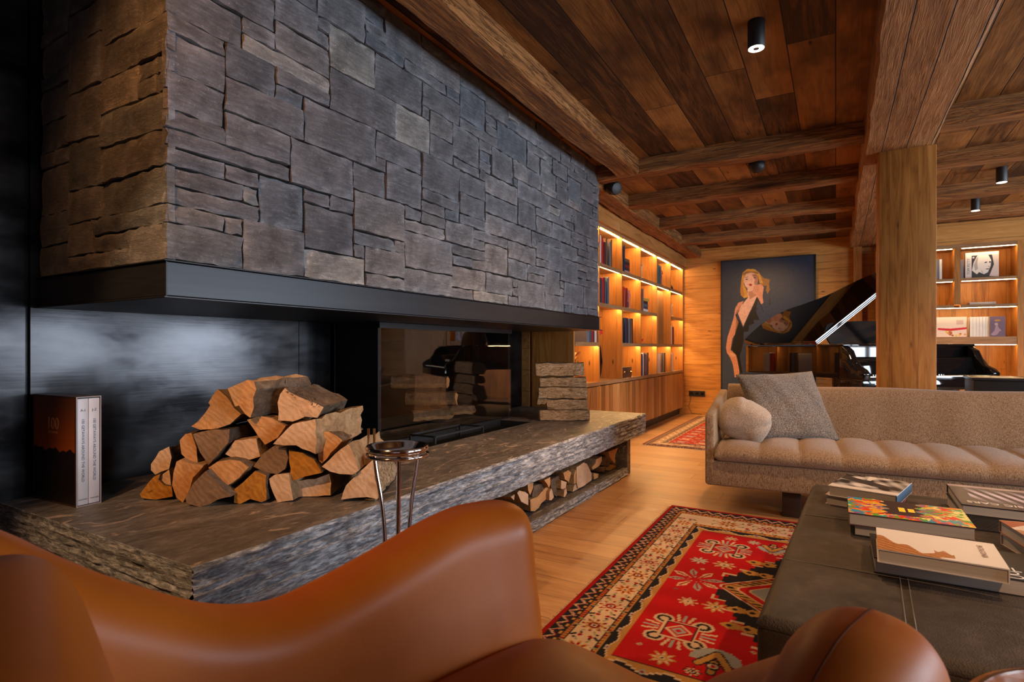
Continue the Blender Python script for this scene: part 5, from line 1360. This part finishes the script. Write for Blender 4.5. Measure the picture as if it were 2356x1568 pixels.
# black and white photo book on a red one
bF, mF, tF = table_book((-.036, 2.565), -12, .232, .27, ZT, .038, W_, 'red and white backed book under the black and white photo book', 'right', board=colmat((.55, .42, .40), .4, 'pale_board'), sp_mat=R_)
bE, mE, tE = table_book((-.026, 2.545), -14.5, .228, .285, ZT+.0388, .040, W_, 'book with black and white photo cover and blue spine, farthest left on the table', 'right', sp_mat=colmat((.05, .13, .22), .35, 'blue_board'))
cv = Canvas(.228, .285, .0016, (.55, .50, .47)); X = cv.X/.228; Y = cv.Y/.285
nf = np.sin(X*9+4*np.sin(Y*4))+np.sin(Y*13-X*7)+.7*np.sin(X*25+Y*18)
cv.c[:] = ((.30+.20*nf)[..., None].clip(.02, .7)*np.array([1, .94, .9])).astype(np.float32)
cv.c[(Y > .35) & (np.abs(Y-.75+.5*X) < .12)] = (.04, .035, .035); cv.c[(np.abs(X-.42) < .03+.1*(Y-.7)) & (Y > .7)] = (.7, .65, .6)
cv.c[Y < .16] = (.66, .60, .56)
cover_art(bE, mE, .228, .285, tE, cv)
# two stacks further right
bH, mH, tH = table_book((.385, 2.45), 1, .37, .34, ZT, .045, K_, 'thick dark book under the car book at the right edge', 'front')
bG, mG, tG = table_book((.378, 2.462), -1, .37, .345, ZT+.0458, .034, colmat((.03, .022, .026), .3, 'dark_violet_board'), 'dark book with white car letters upside down, right side of the table', 'back')
cv = Canvas(.37, .345, .0022, (.045, .032, .042)); X = cv.X/.37; Y = cv.Y/.345
g_ = np.exp(-((Y-.55)/.22)**2)*(np.abs(np.sin(X*26+Y*9)) > .72)*(X > .12)
cv.c += (g_[..., None]*np.array([.45, .42, .60])).astype(np.float32); cv.c[(Y > .9)] = (.30, .24, .27)
cover_art(bG, mG, .37, .345, tG, cv)
text('title', 'CLASSIC CARS', .037, colmat((.85, .80, .76), .4, 'white_ink'), mG @ Matrix.Translation((.140, .056, tG+.001)) @ Matrix.Rotation(PI, 4, 'Z'), bG)
table_book((.500, 2.115), 14, .28, .20, ZT, .036, colmat((.48, .36, .30), .5, 'tan_board'), 'tan book at the bottom of the small stack at the photo right edge', 'back')
bI, mI, tI = table_book((.485, 2.125), 10, .27, .20, ZT+.0368, .036, colmat((.40, .22, .14), .4, 'rust_board'), 'rust and cream book on top of the small stack at the photo right edge', 'back')
cv = Canvas(.27, .20, .003, (.66, .56, .48)); cv.poly([(0, .12), (.10, .2), (0, .2)], (.35, .10, .05)); cv.poly([(0, 0), (.27, 0), (.27, .05), (0, .10)], (.42, .2, .12)); cover_art(bI, mI, .27, .20, tI, cv)

# =================================================================== cognac armchair in the foreground
AO = Vector((-.67, 1.08, 0)); af = Vector((.292, .956, 0)).normalized(); ar = Vector((.956, -.292, 0)).normalized()
MA = Matrix(((ar.x, af.x, 0, AO.x), (ar.y, af.y, 0, AO.y), (0, 0, 1, 0), (0, 0, 0, 1)))
ac = thing('armchair', 'cognac brown leather tub armchair with rounded arms in the foreground', 'armchair', tuple(MA @ Vector((.37, -.45, 0))))
prof = [(.075, .62), (0, .655), (-.09, .660), (-.164, .648), (-.266, .618), (-.38, .588), (-.482, .568), (-.56, .585), (-.612, .610), (-.66, .640), (-.715, .675), (-.776, .722), (-.827, .768), (-.90, .80)]
def topz(b):
    for i in range(len(prof)-1):
        b0, z0 = prof[i]; b1, z1 = prof[i+1]
        if b1 <= b <= b0: t = (b0-b)/(b0-b1); return z0+(z1-z0)*t
    return prof[0][1] if b > .075 else .81
path = []   # (a, b, outward normal angle handled by tangent), half thickness, top
for k in range(26):
    b_ = .0-.90*k/25; path.append((-.02*(k/25)**2, b_))
left_n = len(path)
c_a, c_b, rr = .24, -.90, .26
for k in range(1, 13):
    t = PI/2*k/12; path.append((c_a-rr*math.cos(t), c_b-rr*.8*math.sin(t)))
for k in range(1, 8): path.append((c_a+.27*k/8, c_b-rr*.8))
c_a2 = .51
for k in range(0, 13):
    t = PI/2*k/12; path.append((c_a2+rr*math.sin(t)-.0, c_b-rr*.8*math.cos(t)))
for k in range(1, 26): path.append((.77-.03*k/25, -.90+.90*k/25))
def shell(path, sgn_inner=1):
    n = len(path); rows = []
    # arc stations with rounded ends
    st = []
    R_e = .095
    def tan(i):
        a = Vector((*path[max(i-1, 0)], 0)); c_ = Vector((*path[min(i+1, n-1)], 0)); return (c_-a).normalized()
    ends = []
    for s in (1, .92, .75, .5, .25):
        ends.append(s)
    t0 = tan(0)
    for s in ends: st.append((Vector((*path[0], 0))-t0*R_e*s, t0, math.sqrt(max(0.0, 1-s*s)), path[0][1]))
    for i in range(n): st.append((Vector((*path[i], 0)), tan(i), 1, path[i][1]))
    t1 = tan(n-1)
    for s in reversed(ends): st.append((Vector((*path[-1], 0))+t1*R_e*s, t1, math.sqrt(max(0.0, 1-s*s)), path[-1][1]))
    for idx, (p, t, sc, bb) in enumerate(st):
        fl_r = max(0, min(1, (bb+.45)/.35)) if (p.x > .5 and bb > -.9) else 0
        nin = Vector((t.y, -t.x, 0))*-1      # towards the seat when walking left arm backwards
        zt = topz(bb) if bb > -.9 else .81+.02*min(1, (-.9-bb)/.2)
        hw = .088 if bb > -.1 else .082
        hw *= max(sc, .12); zt -= (1-sc)*.075
        inn = .075 if True else 0
        row = []
        # inner bottom -> over the top -> outer bottom
        zb = .12
        row.append(p+nin*(hw+.050*sc+.19*fl_r*sc)+Vector((0, 0, .30)))
        row.append(p+nin*(hw+.030*sc+.17*fl_r*sc)+Vector((0, 0, .41)))
        row.append(p+nin*(hw+.012*sc+.115*fl_r*sc)+Vector((0, 0, (zt-.09)*.55+.40*.45)))
        for k in range(13):
            a = PI*k/12; x = math.cos(a); z = math.sin(a)
            x = math.copysign(abs(x)**.85, x); z = z**.9 if z > 0 else 0
            row.append(p+nin*(hw*x)+Vector((0, 0, zt-.085+.085*z)))
        row.append(p-nin*(hw+.0)+Vector((0, 0, .45)))
        row.append(p-nin*(hw-.012)+Vector((0, 0, .30)))
        row.append(p-nin*(hw-.03)+Vector((0, 0, zb)))
        row.append(p+nin*(hw-.03)+Vector((0, 0, zb)))
        rows.append([v for v in row]+[row[0]])
    return rows
rows = shell(path)
b = B().grid(rows); b_shell = b; m = len(rows[0])
b.f.append(list(range(m-1))); b.m.append(0); b.f.append([(len(rows)-1)*m+k for k in reversed(range(m-1))]); b.m.append(0)
b.make('shell', M_['cognac'], ac, MA, smooth=120, fix=True, sub=1)
# seat cushion and back cushion
b = cushion(.375, -.335, .315, .298, .43, .105, 7, 72, 28, q=3.2)
b.v = [(x, y, z + (.010*(1-((x-.375)/.3)**2)*(1-((y+.335)/.43)**2) if z > .3 else 0)) for x, y, z in b.v]
b.make('seat_cushion', M_['cognac'], ac, MA, smooth=120, fix=True)
b = cushion(.375, -.865, .56, .31, .135, .235, 7, 72, 34, q=4.5)
b.v = [(x, y-(z-.35)*.16+.035, z) for x, y, z in b.v]
b.make('back_cushion', M_['cognac'], ac, MA, smooth=120, fix=True)
# piped seams down the arm fronts
from mathutils.bvhtree import BVHTree
bv = BVHTree.FromPolygons([Vector(v) for v in b_shell.v], [f for f in b_shell.f])
for a_ in (.735,):
    s_ = B(); pts = []
    for q in range(20):
        t = q/19
        if t < .45: pts.append((a_, -.22+.22*t/.45, topz(-.22+.22*t/.45)+.003))
        else:
            th_ = (t-.45)/.55*PI*.47; pts.append((a_, 0+.0955*math.sin(th_)+.002, .655-.0-.085*(1-math.cos(th_))+.003))
    for z in (.52, .46, .40, .32, .24): pts.append((a_, .098, z))
    pts = []
    for q in range(34):
        if q < 12: org = Vector((a_, -.26+.26*q/12, 1.2)); dr = Vector((0, 0, -1))
        else:
            an = PI/2*min(1, (q-12)/12); dr = -Vector((0, math.sin(an), math.cos(an))); org = Vector((a_, 0, .57-.012*max(0, q-24))) - dr*.5
        h_ = bv.ray_cast(org, dr)
        if h_[0] is not None: pts.append(h_[0]-dr*(-.0006))
    s_.tube(pts, .0016, 6); s_.make('piped_seam', leather('seam_leather', (.07, .016, .004), (.10, .025, .006), .85, spec=.1), ac, MA, smooth=60)
B().lathe(tuple(MA @ Vector((.375, -.45, 0))), [(.27, 0.0), (.27, .015), (.05, .03), (.045, .10), (.2, .118), (.2, .125)], 32).make('swivel_base', M_['black'], ac, smooth=30)

# =================================================================== small things in the foreground
s0 = onD(914, 1035, 1.75)
sd = thing('drinks_stand', 'slender polished metal drinks stand with round dish between hearth and armchair', 'stand', (s0.x, s0.y, 0))
R0 = .094
B().lathe((s0.x, s0.y, s0.z), [(.004, -.012), (.045, -.010), (.072, -.002), (.080, .012), (.094, .016), (.098, .010), (.096, .002), (.086, -.006), (.05, -.020), (.004, -.024)], 48).make('dish', M_['chrome'], sd, smooth=50)
ringp = [(s0.x+R0*math.cos(2*PI*k/48), s0.y+R0*math.sin(2*PI*k/48), s0.z-.012) for k in range(49)]
B().tube(ringp, .0055, 8, cap=False).make('ring', M_['chrome'], sd, smooth=60)
for k in range(3):
    a = math.radians(195+120*k); ca, sa = math.cos(a), math.sin(a)
    pts = [(s0.x+r_*ca, s0.y+r_*sa, z) for r_, z in ((.080, s0.z-.01), (.072, s0.z-.07), (.055, s0.z-.16), (.044, s0.z-.26), (.044, .30), (.060, .16), (.10, .03), (.125, .006))]
    B().tube(arc(pts, 5), .0065, 8).make('leg', M_['chrome'], sd, smooth=60)
fk = thing('fire_fork', 'bronze two-pronged log fork with its tips showing above the dish', 'fork', (-1.42, 1.45, ST))
f1 = onD(848, 985, 2.02); f2 = onD(861, 985, 2.02)
B().tube([f1, f1-Vector((0, 0, .085)), ((f1+f2)/2)-Vector((0, 0, .115)), f2-Vector((0, 0, .085)), f2], .0045, 6).make('prongs', M_['brass'], fk, smooth=60)
fm_ = (f1+f2)/2
B().tube([fm_-Vector((0, 0, .112)), Vector((fm_.x, fm_.y, ST+.008))], .005, 6).make('handle', M_['brass'], fk, smooth=60)
B().lathe((fm_.x, fm_.y, ST+.0005), [(.03, 0), (.03, .006), (.008, .010)], 16).make('foot', M_['brass'], fk)

st2 = thing('side_table', 'round walnut side table with silver rim at the bottom right corner', 'side table', (.37, 1.0, 0))
wal = planks('walnut_top', 'x', 'y', .09, 3, (.14, .05, .018), (.30, .12, .045), (.42, .19, .08), gap=.0005, rough=.35, bump=.1, knots=False)
B().lathe((.375, .985, .475), [(.21, 0), (.222, .004), (.222, .020), (.208, .022)], 64).make('top', wal, st2, smooth=30)
B().lathe((.375, .985, .475), [(.206, .0215), (.2065, .026), (.2115, .026), (.212, .0215)], 64, close=True).make('rim', M_['chrome'], st2, smooth=40)
B().lathe((.375, .985, 0), [(.14, .0), (.14, .012), (.02, .02), (.016, .05), (.016, .474)], 32).make('pedestal', M_['black'], st2, smooth=30)

# boxed set of two tall books on the hearth
q0 = onZ(175, 1168, ST); qr = onZ(238, 1157, ST); ql = onZ(72, 1143, ST)
vv = (ql-q0).normalized(); uu = Vector((vv.y, -vv.x, 0)); Hb = .375; Db = .29
Mb = Matrix(((uu.x, vv.x, 0, q0.x), (uu.y, vv.y, 0, q0.y), (0, 0, 1, ST), (0, 0, 0, 1)))
Wb = (qr-q0).length
sc_ = thing('slipcase', 'slipcase with dark sunset cover holding two white volumes, left end of the hearth', 'slipcase', tuple(Mb @ Vector((Wb/2, Db/2, 0))))
kb_ = colmat((.32, .26, .24), .5, 'card_edge'); t = .0035
dk = colmat((.05, .022, .014), .4, 'dark_case')
B().box(0, t, 0, Db, 0, Hb).box(Wb-t, Wb, 0, Db, 0, Hb).box(t, Wb-t, 0, Db, 0, t).box(t, Wb-t, 0, Db, Hb-t, Hb).box(t, Wb-t, Db-t, Db, t, Hb-t).make('case', dk, sc_, Mb)
e = B(); e.box(0, t, -.0006, 0, 0, Hb).box(Wb-t, Wb, -.0006, 0, 0, Hb).box(t, Wb-t, -.0006, 0, 0, t).box(t, Wb-t, -.0006, 0, Hb-t, Hb); e.make('case_edge', kb_, sc_, Mb)
cv = Canvas(Db-.014, Hb-.014, .002, (.12, .05, .03)); X = cv.X/cv.w; Y = cv.Y/cv.h
g_ = np.clip((Y-.45)/.5, 0, 1); sky = np.stack([.30-.20*g_, .06-.025*g_, .008+.004*g_], -1)
cv.c[:] = sky; cv.c[Y < .50+.012*np.sin(X*16)+.01*np.sin(X*37)] = (.012, .007, .006)
O = Mb @ Vector((-.0006, Db-.007, .007)); cv.make('cover_picture', M_['print'], tuple(O), tuple(-vv), (0, 0, 1), sc_)
ink = colmat((.40, .17, .07), .5, 'copper_ink')
MC = Mb @ Matrix(((0, 0, -1, -.0010), (-1, 0, 0, Db*.52), (0, 1, 0, Hb*.735), (0, 0, 0, 1)))
text('title', '100', .058, ink, MC, sc_, xs=.95)
text('subtitle', 'GETAWAYS', .012, ink, Mb @ Matrix(((0, 0, -1, -.0010), (-1, 0, 0, Db*.52), (0, 1, 0, Hb*.655), (0, 0, 0, 1))), sc_)
bw = (Wb-2*t)/2
for k, (vol, cc) in enumerate((('A-I', (.62, .62, .66)), ('J-Z', (.64, .60, .62)))):
    xa = t+bw*k+.0006; xb = t+bw*(k+1)-.0006
    v_ = thing('book', ['white volume marked A to I in the slipcase on the hearth', 'white volume marked J to Z in the slipcase on the hearth'][k], 'book', tuple(Mb @ Vector(((xa+xb)/2, .1, t))), 'white volumes in the slipcase')
    B().box(xa, xb, .002, Db-.006, t+.001, Hb-t-.003).make('volume', colmat(cc, .4, 'white_spine'), v_, Mb, bevel=.002, seg=2)
    ik = colmat((.08, .08, .09), .5, 'dark_ink')
    xm = (xa+xb)/2
    def on_spine(z, rot): 
        if rot: return Mb @ Matrix(((0, 1, 0, xm), (0, 0, -1, .0013), (-1, 0, 0, z), (0, 0, 0, 1)))
        return Mb @ Matrix(((1, 0, 0, xm), (0, 0, -1, .0013), (0, 1, 0, z), (0, 0, 0, 1)))
    text('spine_title', '100 GETAWAYS AROUND THE WORLD', .0122, ik, on_spine(Hb*.51, True), v_, ext=.0001)
    text('volume_mark', vol, .012, ik, on_spine(Hb*.875, False), v_, ext=.0001)
    text('publisher_mark', 'TASCHEN', .0062, ik, on_spine(Hb*.062, False), v_, ext=.0001)

# =================================================================== ceiling fixtures
def downlight(x, y, label):
    d = thing('ceiling_spotlight', label, 'ceiling spotlight', (x, y, ZC-.125), 'black cylinder spotlights')
    B().lathe((x, y, ZC-.124), [(.0355, 0), (.037, .002), (.037, .124)], 32).lathe((x, y, ZC-.124), [(.030, .0), (.0355, .0)], 32).make('housing', M_['black'], d, smooth=40)
    b = B(); n = 32
    b.lathe((x, y, ZC-.1245), [(.0345, -.0005), (.034, .0)], 32); b.make('lens', M_['lamp'], d)
    B().lathe((x, y, ZC-.126), [(.004, 0), (.013, .0), (.013, .0008), (.004, .0008)], 24).make('reflector_core', plain('shade_grey', (.12, .11, .10), .4), d)
downlight(-.316, 2.79, 'black cylindrical ceiling spotlight above the seating area, nearest')
downlight(1.193, 6.06, 'black cylindrical ceiling spotlight right of the post, the nearer of two')
downlight(1.21, 7.17, 'black cylindrical ceiling spotlight right of the post, the farther of two')
dm = thing('ceiling_speaker', 'black dome speaker hanging under the ceiling behind the first cross beam', 'speaker', (-.55, 4.89, ZC-.05))
B().lathe((-.55, 4.89, ZC), [(.055, -.0005), (.062, -.02), (.064, -.035), (.055, -.06), (.036, -.080), (.012, -.088)], 24).make('dome', M_['black'], dm, smooth=60)
B().lathe((-.55, 4.89, ZC-.098), [(.003, 0), (.010, .003), (.010, .011)], 12).make('sensor', M_['chrome'], dm)
sp = thing('beam_speaker', 'black bullet-shaped speaker fixed to the beam beside the chimney hood', 'speaker', (-1.70, 4.62, 2.4))
q = onD(1411, 432, 4.9)
B().lathe((0, 0, 0), [(.02, -.07), (.05, -.055), (.062, -.02), (.062, .02), (.052, .05), (.048, .052)], 24).make('housing', M_['black'], sp, Matrix.Translation(q) @ Euler((math.radians(110), 0, math.radians(60))).to_matrix().to_4x4(), smooth=50)
B().tube([q, q+Vector((-.06, .02, .06))], .008, 8).make('bracket', M_['black'], sp)
q = onD(1608, 566, 8.6)
sp2 = thing('wall_sensor', 'tiny black sensor under the last beam in the back corner', 'sensor', tuple(q))
B().box(q.x-.05, q.x+.05, q.y-.04, q.y+.02, q.z-.03, q.z+.045).make('housing', M_['black'], sp2, bevel=.01)
